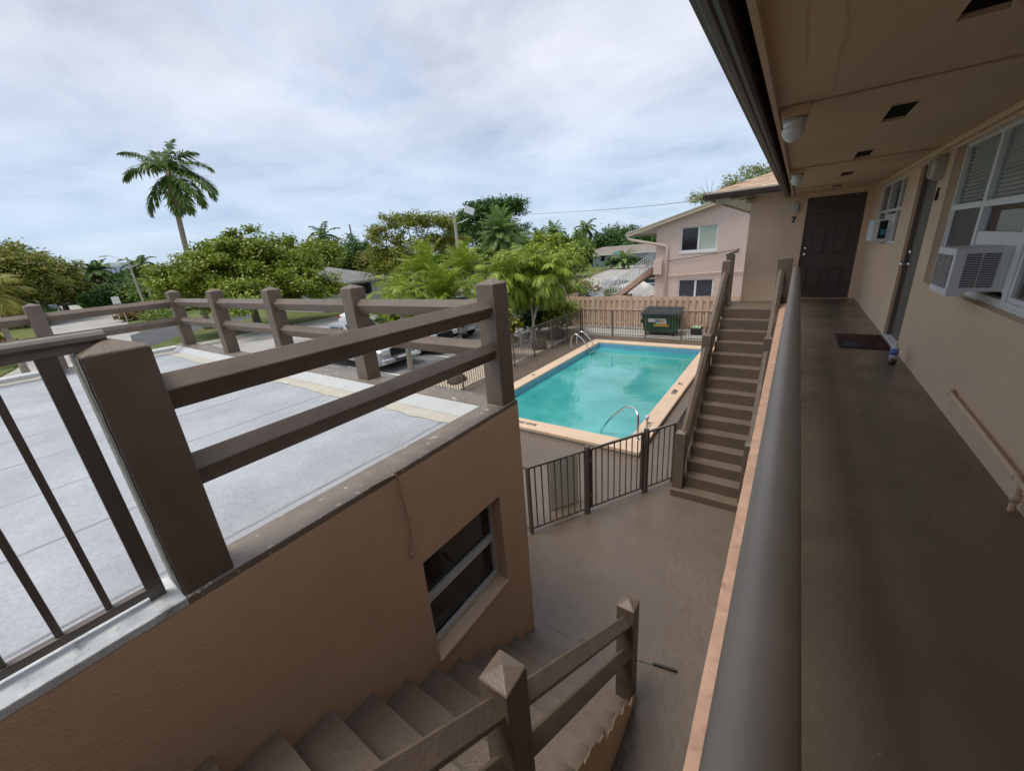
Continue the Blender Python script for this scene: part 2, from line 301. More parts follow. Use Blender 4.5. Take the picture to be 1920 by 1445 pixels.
def water_mat():
    M = D.materials.new('pool_water'); M.use_nodes = True; n = M.node_tree.nodes; l = M.node_tree.links; p = n['Principled BSDF']
    tc = n.new('ShaderNodeTexCoord')
    def nz(sc, det, r, st=(1, 1, 1), dist=0.0):
        mp = n.new('ShaderNodeMapping'); mp.inputs['Scale'].default_value = st; l.new(tc.outputs['Object'], mp.inputs[0])
        t = n.new('ShaderNodeTexNoise'); t.inputs['Scale'].default_value = sc; t.inputs['Detail'].default_value = det
        t.inputs['Roughness'].default_value = r; t.inputs['Distortion'].default_value = dist; l.new(mp.outputs[0], t.inputs[0]); return t.outputs[0]
    r = n.new('ShaderNodeValToRGB'); l.new(nz(0.45, 3, 0.5), r.inputs[0])
    r.color_ramp.elements[0].position = 0.35; r.color_ramp.elements[0].color = (0.025, 0.27, 0.26, 1)
    r.color_ramp.elements[1].position = 0.65; r.color_ramp.elements[1].color = (0.09, 0.43, 0.42, 1)
    l.new(r.outputs[0], p.inputs['Base Color']); p.inputs['Roughness'].default_value = 0.02; p.inputs['IOR'].default_value = 1.45
    p.inputs['Specular IOR Level'].default_value = 0.75
    b = n.new('ShaderNodeBump'); b.inputs['Strength'].default_value = 0.5; b.inputs['Distance'].default_value = 0.012
    l.new(nz(2.2, 3, 0.5, (1, 0.75, 1), 0.6), b.inputs['Height'])
    c = n.new('ShaderNodeBump'); c.inputs['Strength'].default_value = 0.25; c.inputs['Distance'].default_value = 0.004
    l.new(nz(9, 2, 0.5), c.inputs['Height']); l.new(b.outputs[0], c.inputs['Normal']); l.new(c.outputs[0], p.inputs['Normal'])
    MATS['pool_water'] = M
water_mat()
def glass_mat():
    M = D.materials.new('window_glass'); M.use_nodes = True; n = M.node_tree.nodes; l = M.node_tree.links; n.remove(n['Principled BSDF'])
    t = n.new('ShaderNodeBsdfTransparent'); t.inputs[0].default_value = (0.84, 0.87, 0.87, 1); g = n.new('ShaderNodeBsdfGlossy'); g.inputs['Roughness'].default_value = 0.03
    lw = n.new('ShaderNodeLayerWeight'); pw = n.new('ShaderNodeMath'); pw.operation = 'POWER'; l.new(lw.outputs['Facing'], pw.inputs[0]); pw.inputs[1].default_value = 4; ml = n.new('ShaderNodeMath'); ml.operation = 'MULTIPLY_ADD'; l.new(pw.outputs[0], ml.inputs[0]); ml.inputs[1].default_value = .45; ml.inputs[2].default_value = .03; ms = n.new('ShaderNodeMixShader')
    l.new(ml.outputs[0], ms.inputs[0]); l.new(t.outputs[0], ms.inputs[1]); l.new(g.outputs[0], ms.inputs[2]); l.new(ms.outputs[0], n['Material Output'].inputs[0])
    MATS['window_glass'] = M
glass_mat()

# ------------------------------------------------------------------ mesh helpers
class MB:
    def __init__(s): s.v = []; s.f = []; s.arr = []
    def add(s, vs, fs):
        o = len(s.v); s.v += [tuple(map(float, v)) for v in vs]; s.f += [tuple(i+o for i in f) for f in fs]; return s
    def box(s, a, b):
        (x0, y0, z0), (x1, y1, z1) = [[min(p, q) for p, q in zip(a, b)], [max(p, q) for p, q in zip(a, b)]]
        return s.add([(x0, y0, z0), (x1, y0, z0), (x1, y1, z0), (x0, y1, z0), (x0, y0, z1), (x1, y0, z1), (x1, y1, z1), (x0, y1, z1)],
                     [(0, 3, 2, 1), (4, 5, 6, 7), (0, 1, 5, 4), (1, 2, 6, 5), (2, 3, 7, 6), (3, 0, 4, 7)])
    def obox(s, c, ax, h):   # centre, three axes, half sizes
        c = Vector(c); ax = [Vector(a).normalized() for a in ax]; vs = []
        for k in (-1, 1):
            for i, j in ((-1, -1), (1, -1), (1, 1), (-1, 1)):
                vs.append(c+ax[0]*h[0]*i+ax[1]*h[1]*j+ax[2]*h[2]*k)
        return s.add(vs, [(0, 3, 2, 1), (4, 5, 6, 7), (0, 1, 5, 4), (1, 2, 6, 5), (2, 3, 7, 6), (3, 0, 4, 7)])
    def beam(s, p0, p1, w, h, up=(0, 0, 1)):
        p0 = Vector(p0); p1 = Vector(p1); d = (p1-p0); ln = d.length; d.normalize(); sd = d.cross(Vector(up)).normalized(); u = sd.cross(d)
        return s.obox((p0+p1)/2, (sd, u, d), (w/2, h/2, ln/2))
    def section(s, pts, p0, p1, a, b):  # closed section [(u,v)], swept from p0 to p1; u along a, v along b
        p0 = Vector(p0); p1 = Vector(p1); a = Vector(a); b = Vector(b); n = len(pts)
        vs = [p+a*u+b*v for p in (p0, p1) for u, v in pts]
        fs = [(i, (i+1) % n, n+(i+1) % n, n+i) for i in range(n)]+[tuple(range(n-1, -1, -1)), tuple(range(n, 2*n))]
        return s.add(vs, fs)
    def tube(s, pts, r, n=10, cap=True):
        pts = [Vector(p) for p in pts]; rs = r if isinstance(r, (list, tuple)) else [r]*len(pts); o = len(s.v); prev = None
        for i, p in enumerate(pts):
            d = (pts[min(i+1, len(pts)-1)]-pts[max(i-1, 0)]).normalized()
            if prev is None: a = d.orthogonal().normalized()
            else: a = (prev-d*prev.dot(d)).normalized()
            prev = a; b = d.cross(a)
            for k in range(n):
                t = 2*math.pi*k/n; s.v.append(tuple(p+(a*math.cos(t)+b*math.sin(t))*rs[i]))
        for i in range(len(pts)-1):
            for k in range(n):
                s.f.append((o+i*n+k, o+i*n+(k+1) % n, o+(i+1)*n+(k+1) % n, o+(i+1)*n+k))
        if cap: s.f.append(tuple(o+k for k in range(n-1, -1, -1))); s.f.append(tuple(o+(len(pts)-1)*n+k for k in range(n)))
        return s
    def lathe(s, prof, c, n=20, ax=(0, 0, 1)):
        ax = Vector(ax).normalized(); a = ax.orthogonal().normalized(); b = ax.cross(a); c = Vector(c); o = len(s.v)
        for r, z in prof:
            for k in range(n):
                t = 2*math.pi*k/n; s.v.append(tuple(c+ax*z+(a*math.cos(t)+b*math.sin(t))*r))
        for i in range(len(prof)-1):
            for k in range(n): s.f.append((o+i*n+k, o+i*n+(k+1) % n, o+(i+1)*n+(k+1) % n, o+(i+1)*n+k))
        s.f.append(tuple(o+k for k in range(n-1, -1, -1))); s.f.append(tuple(o+(len(prof)-1)*n+k for k in range(n))); return s
    def poly(s, pts, z):
        return s.add([(p[0], p[1], z) for p in pts], [tuple(range(len(pts)))])
    def build(s, name, m, parent=None, bevel=0, smooth=False):
        me = D.meshes.new(name)
        me.from_pydata(s.v, [], s.f); me.update()
        if isinstance(m, (list, tuple)):
            for x in m: me.materials.append(MATS[x])
        else: me.materials.append(MATS[m])
        if smooth: me.polygons.foreach_set('use_smooth', [True]*len(me.polygons))
        o = D.objects.new(name, me); COL.objects.link(o)
        if parent is not None: o.parent = parent
        if bevel:
            b = o.modifiers.new('bevel', 'BEVEL'); b.width = bevel; b.segments = 2; b.limit_method = 'ANGLE'; b.angle_limit = R_(25)
        return o
def quads(name, V, m, parent=None):     # numpy (n,4,3) -> mesh of separate quads
    V = np.asarray(V, np.float32).reshape(-1, 4, 3); n = len(V); me = D.meshes.new(name)
    me.vertices.add(n*4); me.vertices.foreach_set('co', V.ravel()); me.loops.add(n*4); me.loops.foreach_set('vertex_index', np.arange(n*4, dtype=np.int32))
    me.polygons.add(n); me.polygons.foreach_set('loop_start', np.arange(0, n*4, 4, dtype=np.int32)); me.polygons.foreach_set('loop_total', np.full(n, 4, np.int32))
    me.update(); me.validate(); me.materials.append(MATS[m]); o = D.objects.new(name, me); COL.objects.link(o)
    if parent is not None: o.parent = parent
    return o
def tag(o, label, cat, group=None, kind=None):
    o['label'] = label; o['category'] = cat
    if group: o['group'] = group
    if kind: o['kind'] = kind
    return o
def thing(name, label, cat, loc=(0, 0, 0), rz=0, group=None):
    o = D.objects.new(name, None); COL.objects.link(o); o.location = loc; o.rotation_euler = (0, 0, rz); o.empty_display_size = 0.1
    return tag(o, label, cat, group)
def struct(o): o['kind'] = 'structure'; return o
def kids(o): return [c for c in D.objects if c.parent == o]
def copy_tree(o, parent=None):
    c = o.copy(); COL.objects.link(c); c.parent = parent
    for k in kids(o): copy_tree(k, c)
    return c
def Z(z): return z+EYE       # eye-relative height -> world height
def text(body, size, mname, name, parent, M4, ext=0.001):
    cu = D.curves.new(name, 'FONT'); cu.body = body; cu.size = size; cu.extrude = ext; cu.align_x = 'CENTER'; cu.align_y = 'CENTER'; cu.offset = 0.004*size/0.1
    t = D.objects.new(name, cu); COL.objects.link(t); bpy.context.view_layer.update()
    me = D.meshes.new_from_object(t.evaluated_get(bpy.context.evaluated_depsgraph_get())); D.objects.remove(t); D.curves.remove(cu)
    me.name = name; me.materials.clear(); me.materials.append(MATS[mname]); me.transform(M4)
    o = D.objects.new(name, me); COL.objects.link(o)
    if parent is not None: o.parent = parent
    return o
def frame4(o, x, y):   # matrix with text right = x, text up = y, origin o
    x = Vector(x).normalized(); y = Vector(y).normalized(); z = x.cross(y); M = Matrix.Identity(4)
    for i in range(3): M[i][0] = x[i]; M[i][1] = y[i]; M[i][2] = z[i]; M[i][3] = o[i]
    return M
def wall_cells(mb, axis, p0, p1, us, zs, holes):
    """wall slab between planes p0..p1 on `axis` (0: x, 1: y); us, zs: extents; holes [(u0,u1,z0,z1)]; only outer faces"""
    U = sorted({us[0], us[1]}|{h[0] for h in holes}|{h[1] for h in holes}); V = sorted({zs[0], zs[1]}|{h[2] for h in holes}|{h[3] for h in holes})
    U = [u for u in U if us[0] <= u <= us[1]]; V = [v for v in V if zs[0] <= v <= zs[1]]
    def solid(i, j):
        if i < 0 or j < 0 or i >= len(U)-1 or j >= len(V)-1: return False
        a = (U[i]+U[i+1])/2; b = (V[j]+V[j+1])/2
        return not any(h[0] < a < h[1] and h[2] < b < h[3] for h in holes)
    P = (lambda p, u, z: (p, u, z)) if axis == 0 else (lambda p, u, z: (u, p, z))
    for i in range(len(U)-1):
        for j in range(len(V)-1):
            if not solid(i, j): continue
            a, b, c, d = U[i], U[i+1], V[j], V[j+1]
            mb.add([P(p0, a, c), P(p0, b, c), P(p0, b, d), P(p0, a, d)], [(0, 1, 2, 3)]); mb.add([P(p1, a, c), P(p1, b, c), P(p1, b, d), P(p1, a, d)], [(3, 2, 1, 0)])
            if not solid(i-1, j): mb.add([P(p0, a, c), P(p1, a, c), P(p1, a, d), P(p0, a, d)], [(0, 1, 2, 3)])
            if not solid(i+1, j): mb.add([P(p0, b, c), P(p1, b, c), P(p1, b, d), P(p0, b, d)], [(3, 2, 1, 0)])
            if not solid(i, j-1): mb.add([P(p0, a, c), P(p0, b, c), P(p1, b, c), P(p1, a, c)], [(3, 2, 1, 0)])
            if not solid(i, j+1): mb.add([P(p0, a, d), P(p0, b, d), P(p1, b, d), P(p1, a, d)], [(0, 1, 2, 3)])
    return mb

# ================================================================== GROUND
gm = MB()
for a, b in (((-3000, -3000), (3000, 7.4)), ((-3000, 16.4), (3000, 3000)), ((-3000, 7.4), (-7.0, 16.4)), ((-2.3, 7.4), (3000, 16.4))): gm.add([(a[0], a[1], -.05), (b[0], a[1], -.05), (b[0], b[1], -.05), (a[0], b[1], -.05)], [(0, 1, 2, 3)])
struct(gm.build('ground', 'land'))
PX0, PX1, PY0, PY1 = -6.75, -2.54, 7.64, 16.15          # inner edge of the pool
CXo0, CXo1, CYo0, CYo1 = -7.17, -2.14, 7.18, 16.62      # outer edge of the coping
dk = MB(); dx0, dx1, dy0, dy1 = -8.62, 1.2, -6.0, 17.98
for a, b in (((dx0, dy0), (dx1, PY0-.2)), ((dx0, PY1+.2), (dx1, dy1)), ((dx0, PY0-.2), (PX0-.2, PY1+.2)), ((PX1+.2, PY0-.2), (dx1, PY1+.2))):
    dk.add([(a[0], a[1], 0), (b[0], a[1], 0), (b[0], b[1], 0), (a[0], b[1], 0)], [(0, 1, 2, 3)])
struct(dk.build('pool_deck', 'deck'))
struct(MB().box((PX0+.01, PY0+.01, -0.9), (PX1-.01, PY1-.01, Z(-4.34))).build('water', 'pool_water'))
struct(MB().poly([(-11.2, 17.982), (6, 17.982), (6, 30), (-11.2, 30)], -0.004).build('alley_pavement', 'concrete_ground'))
# streets (measured on the ground plane)
def strip(p, q, w0, w1, z, mname, name):
    p = Vector(p).to_2d(); q = Vector(q).to_2d(); d = (q-p).normalized(); nn = Vector((-d.y, d.x))
    return struct(MB().poly([p+nn*w0, p+nn*w1, q+nn*w1, q+nn*w0], z).build(name, mname))
struct(MB().poly([(-30.6, -60), (-10.3, -60), (-10.3, 24), (-11.2, 30), (-11.6, 44), (-19, 75), (-60, 215), (-70, 215), (-28, 75), (-22.5, 46), (-27.4, 30), (-30.6, 24)], -0.03).build('street', 'road'))
struct(MB().poly([(-20.5, 4), (-10.3, 4), (-10.3, 24), (-11.1, 29.9), (-21.5, 30)], -0.026).build('parking_lot', 'parking'))
struct(MB().poly([(-30.5, -.4), (-30.5, 6.4), (-40, 7.2), (-47, 9.2), (-160, 25.2), (-300, 44), (-300, 34), (-158, 17.2), (-47, 3.4), (-36, 1.3)], -0.026).build('side_street', 'road'))
g = gnd
asp = [g(244, 628), g(248, 642), g(275, 652), g(340, 627), g(400, 609), g(470, 596), g(466, 589), g(400, 594), g(330, 608), g(280, 618)]
struct(MB().poly([(p.x, p.y) for p in asp], -0.019).build('asphalt_driveway', 'asphalt'))
tag(MB().poly([(-30.6, 6.6), (-40, 7.4), (-47, 9.4), (-80, 14.1), (-110, 18.4), (-110, 60), (-60, 70), (-32, 60), (-30.6, 60)], -0.022).build('grass', 'grass'), 'green and dry lawn beyond the street', 'grass', kind='stuff')
tag(MB().poly([(-30.6, -.6), (-36, 1.1), (-46, 3.1), (-120, 11.8), (-120, -40), (-30.6, -40)], -0.022).build('grass', 'grass'), 'green lawn left of the side street', 'grass', kind='stuff')
tag(MB().poly([(-18.9, 41.5), (-22.4, 47), (-31, 78), (-34, 78), (-24.5, 46), (-20, 40)], -0.016).build('grass', 'grass'), 'narrow grass strip between two lanes of the far road', 'grass', kind='stuff')
tag(MB().poly([(-22, 85), (-33, 84), (-37, 72), (-60, 90), (-60, 160), (20, 160), (20, 75), (-14, 75)], -0.016).build('grass', 'grass'), 'lawn in front of the far low house', 'grass', kind='stuff')
strip((-32.0, 8.5), (-32.0, 60), -0.6, 0.6, -0.012, 'concrete_ground', 'sidewalk')
strip((-32.2, -1.0), (-32.2, -40), -0.7, 0.7, -0.012, 'concrete_ground', 'sidewalk')
kb = MB(); kb.box((-30.6, 8.0, -0.05), (-30.42, 60, 0.05)); kb.box((-30.6, -40, -0.05), (-30.42, -1.8, 0.05)); kb.box((-10.4, -20, -0.05), (-10.22, 21, 0.09))
struct(kb.build('kerb', 'concrete_ground', bevel=0.02))
gp = MB().poly([(-10.22, -6), (-8.62, -6), (-8.62, 18), (-10.22, 21)], 0.0)
tag(gp.build('gravel', 'gravel'), 'pale gravel bed between the pool fence and the parked cars', 'gravel', kind='stuff')
ln = MB()
for yy in (6.5, 9.3, 12.1, 14.9, 17.7, 20.5, 23.3, 26.1): ln.box((-15.6, yy-.05, -0.02), (-10.7, yy+.05, -0.012))
struct(ln.build('parking_lines', 'line_white'))
yl = MB()
for yy in range(14, 60, 1): yl.box((-23.1, yy, -0.024), (-22.98, yy+1.0, -0.018)) if yy % 3 else None
for q in ((300, 0),): pass
yl.poly([(p.x, p.y) for p in (g(150, 642), g(158, 640), g(166, 650), g(157, 653))], -0.016)
struct(yl.build('yellow_marking', 'yellow_line'))

# ================================================================== SWIMMING POOL
pool = thing('swimming_pool', 'rectangular turquoise swimming pool with raised peach coping and blue tile band', 'swimming pool', ((PX0+PX1)/2, (PY0+PY1)/2, 0))
def rel(o): return lambda p: (p[0]-o.location.x, p[1]-o.location.y, p[2]-o.location.z)
class PB(MB):   # builder that writes world coordinates and re-bases them on its parent thing
    def build(s, name, m, parent=None, bevel=0, smooth=False):
        o = MB.build(s, name, m, parent, bevel, smooth)
        if parent is not None:
            root = parent
            off = Vector((0, 0, 0)); r = parent
            while r is not None: off += r.location; r = r.parent
            o.data.transform(Matrix.Translation(-off))
        return o
cp = PB(); zt = Z(-4.08)
def ring(mb, i, o, z0, z1):
    (a, b, c, d), (e, f, gg, h) = i, o
    I = [(a, c), (b, c), (b, d), (a, d)]; O = [(e, gg), (f, gg), (f, h), (e, h)]
    vs = [(*p, z1) for p in I]+[(*p, z1) for p in O]+[(*p, z0) for p in I]+[(*p, z0) for p in O]; fs = []
    for k in range(4):
        n = (k+1) % 4; fs += [(k, n, 4+n, 4+k), (4+k, 4+n, 12+n, 12+k), (8+k, 8+n, n, k), (12+k, 12+n, 8+n, 8+k)]
    mb.add(vs, fs)
ring(cp, (PX0, PX1, PY0, PY1), (CXo0, CXo1, CYo0, CYo1), 0.02, zt)
cp.build('coping', 'coping_peach', pool, bevel=0.022)
bs = PB(); ring(bs, (PX0+.004, PX1-.004, PY0+.004, PY1-.004), (CXo0+.02, CXo1-.02, CYo0+.02, CYo1-.02), -0.9, 0.017); bs.build('basin', 'shell_blue', pool)
tb = PB(); ring(tb, (PX0+.010, PX1-.010, PY0+.010, PY1-.010), (PX0+.001, PX1-.001, PY0+.001, PY1-.001), Z(-4.36), Z(-4.14)); tb.build('waterline_tile', 'tile_blue', pool)
def ptext(body, size, o, x, y, nm='marking', par=pool, mm='black'):
    t = text(body, size, mm, nm, par, frame4((0, 0, 0), x, y)); t.data.transform(Matrix.Translation(Vector(o)-par.location)); return t
ptext('NO DIVE', 0.135, (-5.02, 7.40, zt+.002), (1, 0, 0), (0, 1, 0))
ptext('DEEP', 0.17, (-2.34, 11.0, zt+.002), (0, 1, 0), (-1, 0, 0))
ptext('FT', 0.17, (-2.34, 11.75, zt+.002), (0, 1, 0), (-1, 0, 0))
ptext('3 FT', 0.15, (-2.34, 8.6, zt+.002), (0, 1, 0), (-1, 0, 0))
ptext('FT', 0.15, (-6.96, 10.9, zt+.002), (0, 1, 0), (-1, 0, 0))
# pool ladders / hand rails
def bend(pts, k=8):
    out = []
    P = [Vector(p) for p in pts]
    for i in range(len(P)-1):
        p0 = P[max(i-1, 0)]; p1 = P[i]; p2 = P[i+1]; p3 = P[min(i+2, len(P)-1)]
        for j in range(k):
            t = j/k; out.append(0.5*((2*p1)+(p2-p0)*t+(2*p0-5*p1+4*p2-p3)*t*t+(-p0+3*p1-3*p2+p3)*t**3))
    out.append(P[-1]); return out
ld = thing('pool_ladder', 'chrome ladder with two curved handrails at the far left pool edge', 'ladder', (-6.95, 15.0, 0))
for yy in (14.75, 15.3):
    PB().tube(bend([(-7.45, yy, 0.0), (-7.45, yy, 0.45), (-7.37, yy, 0.66), (-7.18, yy, 0.72), (-6.92, yy, 0.52), (-6.68, yy, 0.2), (-6.62, yy, -0.1), (-6.62, yy, -0.5)]), 0.022, 10).build('handrail', 'chrome', ld, smooth=True)
st = PB()
for zz_ in (-0.3, -0.05): st.box((-6.66, 14.76, zz_), (-6.58, 15.29, zz_+.03))
st.build('step', 'chrome', ld)
hr = thing('pool_handrail', 'bent chrome handrail at the near right corner of the pool', 'handrail', (-2.6, 8.3, 0))
for yy in (8.22,):
    PB().tube(bend([(-2.36, 7.72, zt), (-2.36, 7.74, 0.58), (-2.42, 7.82, 0.72), (-2.58, 7.95, 0.76), (-2.78, 8.04, 0.66), (-3.15, 8.14, 0.28), (-3.45, 8.2, -0.2), (-3.6, 8.24, -0.5)]), 0.024, 10).build('rail', 'chrome', hr, smooth=True)
PB().lathe([(0.05, 0), (0.05, 0.012), (0.028, 0.02)], (-2.36, 7.72, zt)).build('flange', 'chrome', hr)

# ================================================================== METAL FENCES ROUND THE POOL
def fence(label, pts, h, post_step, mname='brown_metal', group='metal fences around the pool', pick=0.115, z0=0.0, posts_at=None, name='pool_fence'):
    p0 = Vector((*pts[0], z0)); t = thing(name, label, 'fence', p0, 0, group); rl = PB(); pk = PB(); posts = []
    for a, b in zip(pts[:-1], pts[1:]):
        a = Vector((*a, z0)); b = Vector((*b, z0)); d = b-a; ln = d.length; d.normalize()
        PB().beam(a+Vector((0, 0, h)), b+Vector((0, 0, h)), 0.038, 0.03).build('top_rail', mname, t); PB().beam(a+Vector((0, 0, 0.09)), b+Vector((0, 0, 0.09)), 0.026, 0.026).build('bottom_rail', mname, t)
        n = max(1, int(round(ln/pick)))
        for i in range(1, n):
            q = a+d*(ln*i/n); pk.box((q.x-.008, q.y-.008, z0+.1), (q.x+.008, q.y+.008, z0+h-.01))
        m_ = max(1, int(round(ln/post_step)))
        for i in range(m_+1): posts.append(a+d*(ln*i/m_))
    po = pk.build('pickets', mname, t)
    used = []
    for q in posts:
        if any((q-u).length < 0.1 for u in used): continue
        used.append(q); PB().box((q.x-.024, q.y-.024, z0), (q.x+.024, q.y+.024, z0+h+.012)).build('post', mname, t)
    return t
fence('brown metal picket fence beside the gravel bed left of the pool', [(-8.45, 4.4), (-8.45, 17.86)], 1.25, 1.44)
fence('brown metal picket fence across the far end of the pool before the dumpster', [(-8.36, 17.86), (1.0, 17.86)], 1.25, 1.44)
fence('brown metal picket fence running from the flat roofed building to the gate', [(-8.3, 4.32), (-2.87, 4.16), (-2.34, 5.03)], 1.17, 1.6)
fence('brown metal picket fence between the gate and the long staircase', [(-1.68, 6.09), (-1.36, 6.62), (-1.36, 8.4)], 1.17, 1.0)
gt = thing('pool_gate', 'brown metal pool gate between two taller posts', 'gate', (-2.31, 5.06, 0))
a_, b_ = Vector((-2.30, 5.09, 0)), Vector((-1.73, 6.02, 0)); dd = (b_-a_).normalized(); fr_ = PB(); pk_ = PB()
for zz_, th in ((1.17, .035), (.10, .028)): fr_.beam(a_+Vector((0, 0, zz_)), b_+Vector((0, 0, zz_)), .03, th)
for q in (a_+dd*.03, b_-dd*.03): fr_.box((q.x-.018, q.y-.018, .08), (q.x+.018, q.y+.018, 1.18))
for i in range(1, 9):
    q = a_+(b_-a_)*i/9; pk_.box((q.x-.008, q.y-.008, .1), (q.x+.008, q.y+.008, 1.16))
fr_.build('gate_frame', 'brown_metal', gt); pk_.build('pickets', 'brown_metal', gt)
for q in (Vector((-2.325, 5.05, 0)), Vector((-1.70, 6.06, 0))): PB().box((q.x-.035, q.y-.035, 0), (q.x+.035, q.y+.035, 1.24)).build('post', 'brown_metal', gt, bevel=.004)
for zz_ in (0.35, 0.98): PB().beam((-2.31, 5.03, zz_), (-2.28, 5.12, zz_), .05, .09).build('hinge', 'brown_metal', gt, bevel=.004)
PB().tube([(-1.70, 6.06, 1.24), (-1.70, 6.06, 1.42)], .014, 8).lathe([(.014, 0), (.03, .02), (.034, .05), (.02, .08), (0.001, .085)], (-1.70, 6.06, 1.40), 12).build('latch', 'white_metal', gt)
PB().box((-1.735, 6.0, .92), (-1.69, 6.045, 1.06)).build('lock_box', 'brown_metal', gt, bevel=.004)
bd = PB(); A = Vector((-2.90, 4.80, 0)); B = Vector((-2.60, 5.26, 0)); nn = Vector((-(B-A).normalized().y, (B-A).normalized().x, 0))
bd.beam(A+Vector((0, 0, .47)), B+Vector((0, 0, .47)), 0.045, 0.92)
tag(bd.build('panel', 'off_white', bevel=.004), 'plain off white panel standing upright behind the metal fence', 'panel')

# ================================================================== FLAT ROOFED BUILDING WITH THE WINDOW
BX1, BX0, BY1, BY0 = -2.0, -10.62, 2.815, -9.0
fb = thing('flat_roofed_building', 'brown stuccoed one storey building with a white roll roof below the balcony', 'building', (BX1, BY1, 0))
wn_ = (1.44, 2.405, Z(-3.14), Z(-2.14))
w = PB(); wall_cells(w, 0, BX1, BX1-.2, (BY0, BY1), (-0.05, Z(-1.36)), [wn_]); w.build('wall', 'brown_wall', fb)
w = PB(); w.box((BX0, BY1-.2, -.05), (BX1-.2, BY1, Z(-1.42))); w.box((BX0, BY0, -.05), (BX0+.2, BY1-.2, Z(-1.42))); w.build('wall', 'brown_wall', fb)
PB().box((BX0+.2, BY0, Z(-1.6)), (BX1-.2, BY1-.2, Z(-1.425))).build('roof', 'roofing', fb)
# copings: brown along the near edge beyond the post, white paint before it
YS = 0.215
PB().box((BX1-.235, YS, Z(-1.36)), (BX1, BY1, Z(-1.32))).build('coping', 'brown_coping', fb, bevel=.006)
c_ = PB().box((BX1-.25, BY0, Z(-1.36)), (BX1+.002, YS, Z(-1.317))).build('coping', 'white_paint', fb, bevel=.006); c_['label'] = 'white painted stretch of coping'
PB().box((BX0, BY1-.27, Z(-1.42)), (BX1-.235, BY1, Z(-1.322))).build('coping', 'brown_coping', fb, bevel=.006)
PB().box((BX0-.02, BY0, Z(-1.42)), (BX0+.28, BY1-.27, Z(-1.335))).build('coping', 'white_roof_edge', fb, bevel=.01)
e = PB(); xx0, xx1 = BX0+.28, BX1-.235
e.add([(xx0, BY1-.27, Z(-1.33)), (xx1, BY1-.27, Z(-1.33)), (xx1, BY1-.40, Z(-1.41)), (xx0, BY1-.40, Z(-1.41))], [(3, 2, 1, 0)])
e.build('cant_strip', 'white_roof_edge', fb)
n_ = 90; e = PB(); vs = []
for i in range(n_+1):
    x = xx0+(xx1-xx0)*i/n_; vs += [(x, BY1-.395, Z(-1.412)), (x, BY1-.54-.015*math.sin(i*.4)-random.uniform(0, .035), Z(-1.420))]
e.add(vs, [(2*i+1, 2*i+3, 2*i+2, 2*i) for i in range(n_)]); e.build('sealant_band', 'cream', fb)
e = PB(); vs = []
for i in range(n_+1):
    y = BY0+(BY1-.3-BY0)*i/n_; vs += [(BX0+.275, y, Z(-1.40)), (BX0+.42+random.uniform(0, .06), y, Z(-1.420))]
e.add(vs, [(2*i, 2*i+2, 2*i+3, 2*i+1) for i in range(n_)]); e.build('sealant_band', 'cream', fb)
# window
wi = thing('window', '', ''); 
for k in ('label', 'category'): del wi[k]
wi.parent = fb; wi.location = (0, 0, 0)
def plain(name, parent):
    o = D.objects.new(name, None); COL.objects.link(o); o.parent = parent; return o
D.objects.remove(wi)
y0, y1, z0, z1 = wn_; xw = BX1-.13
f_ = PB(); t_ = .035
for bx in (((xw-.03, y0, z0), (xw+.02, y0+t_, z1)), ((xw-.03, y1-t_, z0), (xw+.02, y1, z1)), ((xw-.03, y0+t_, z0), (xw+.02, y1-t_, z0+t_)), ((xw-.03, y0+t_, z1-t_), (xw+.02, y1-t_, z1))): f_.box(*bx)
zm = z0+.52*(z1-z0); f_.box((xw-.02, y0+t_, zm-.035), (xw+.032, y1-t_, zm+.03)); f_.box((xw-.01, y0+t_, z0+t_), (xw+.024, y1-t_, z0+.085))
wnd = f_.build('window', 'grey_metal', fb, bevel=.003)
PB().box((xw-.025, y0+t_, z0+.085), (xw-.02, y1-t_, zm-.035)).box((xw-.012, y0+t_, zm+.03), (xw-.007, y1-t_, z1-t_)).build('pane', 'pane_dark', wnd)
PB().box((xw+.02, y0-.004, z0-.03), (BX1+.015, y1+.004, z0+.002)).build('sill', 'tan_wall', wnd, bevel=.004)
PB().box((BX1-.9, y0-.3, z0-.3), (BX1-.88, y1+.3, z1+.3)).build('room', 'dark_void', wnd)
# cord
cdp = [(-1.99, 1.16, Z(-1.31)), (-1.985, 1.30, Z(-1.315)), (-1.985, 1.355, Z(-1.34)), (-1.985, 1.362, Z(-1.45)), (-1.985, 1.372, Z(-1.6)), (-1.985, 1.382, Z(-1.75)), (-1.985, 1.372, Z(-1.86)), (-1.985, 1.352, Z(-1.97))]
cd = MB().tube(bend(cdp, 5), .006, 6); cd.lathe([(.004, -.03), (.014, -.015), (.012, .01), (.004, .02)], (-1.985, 1.351, Z(-1.98)), 8)
tag(cd.build('cord', 'cord', smooth=True), 'knotted tan cord hanging over the wall edge above the window', 'cord')

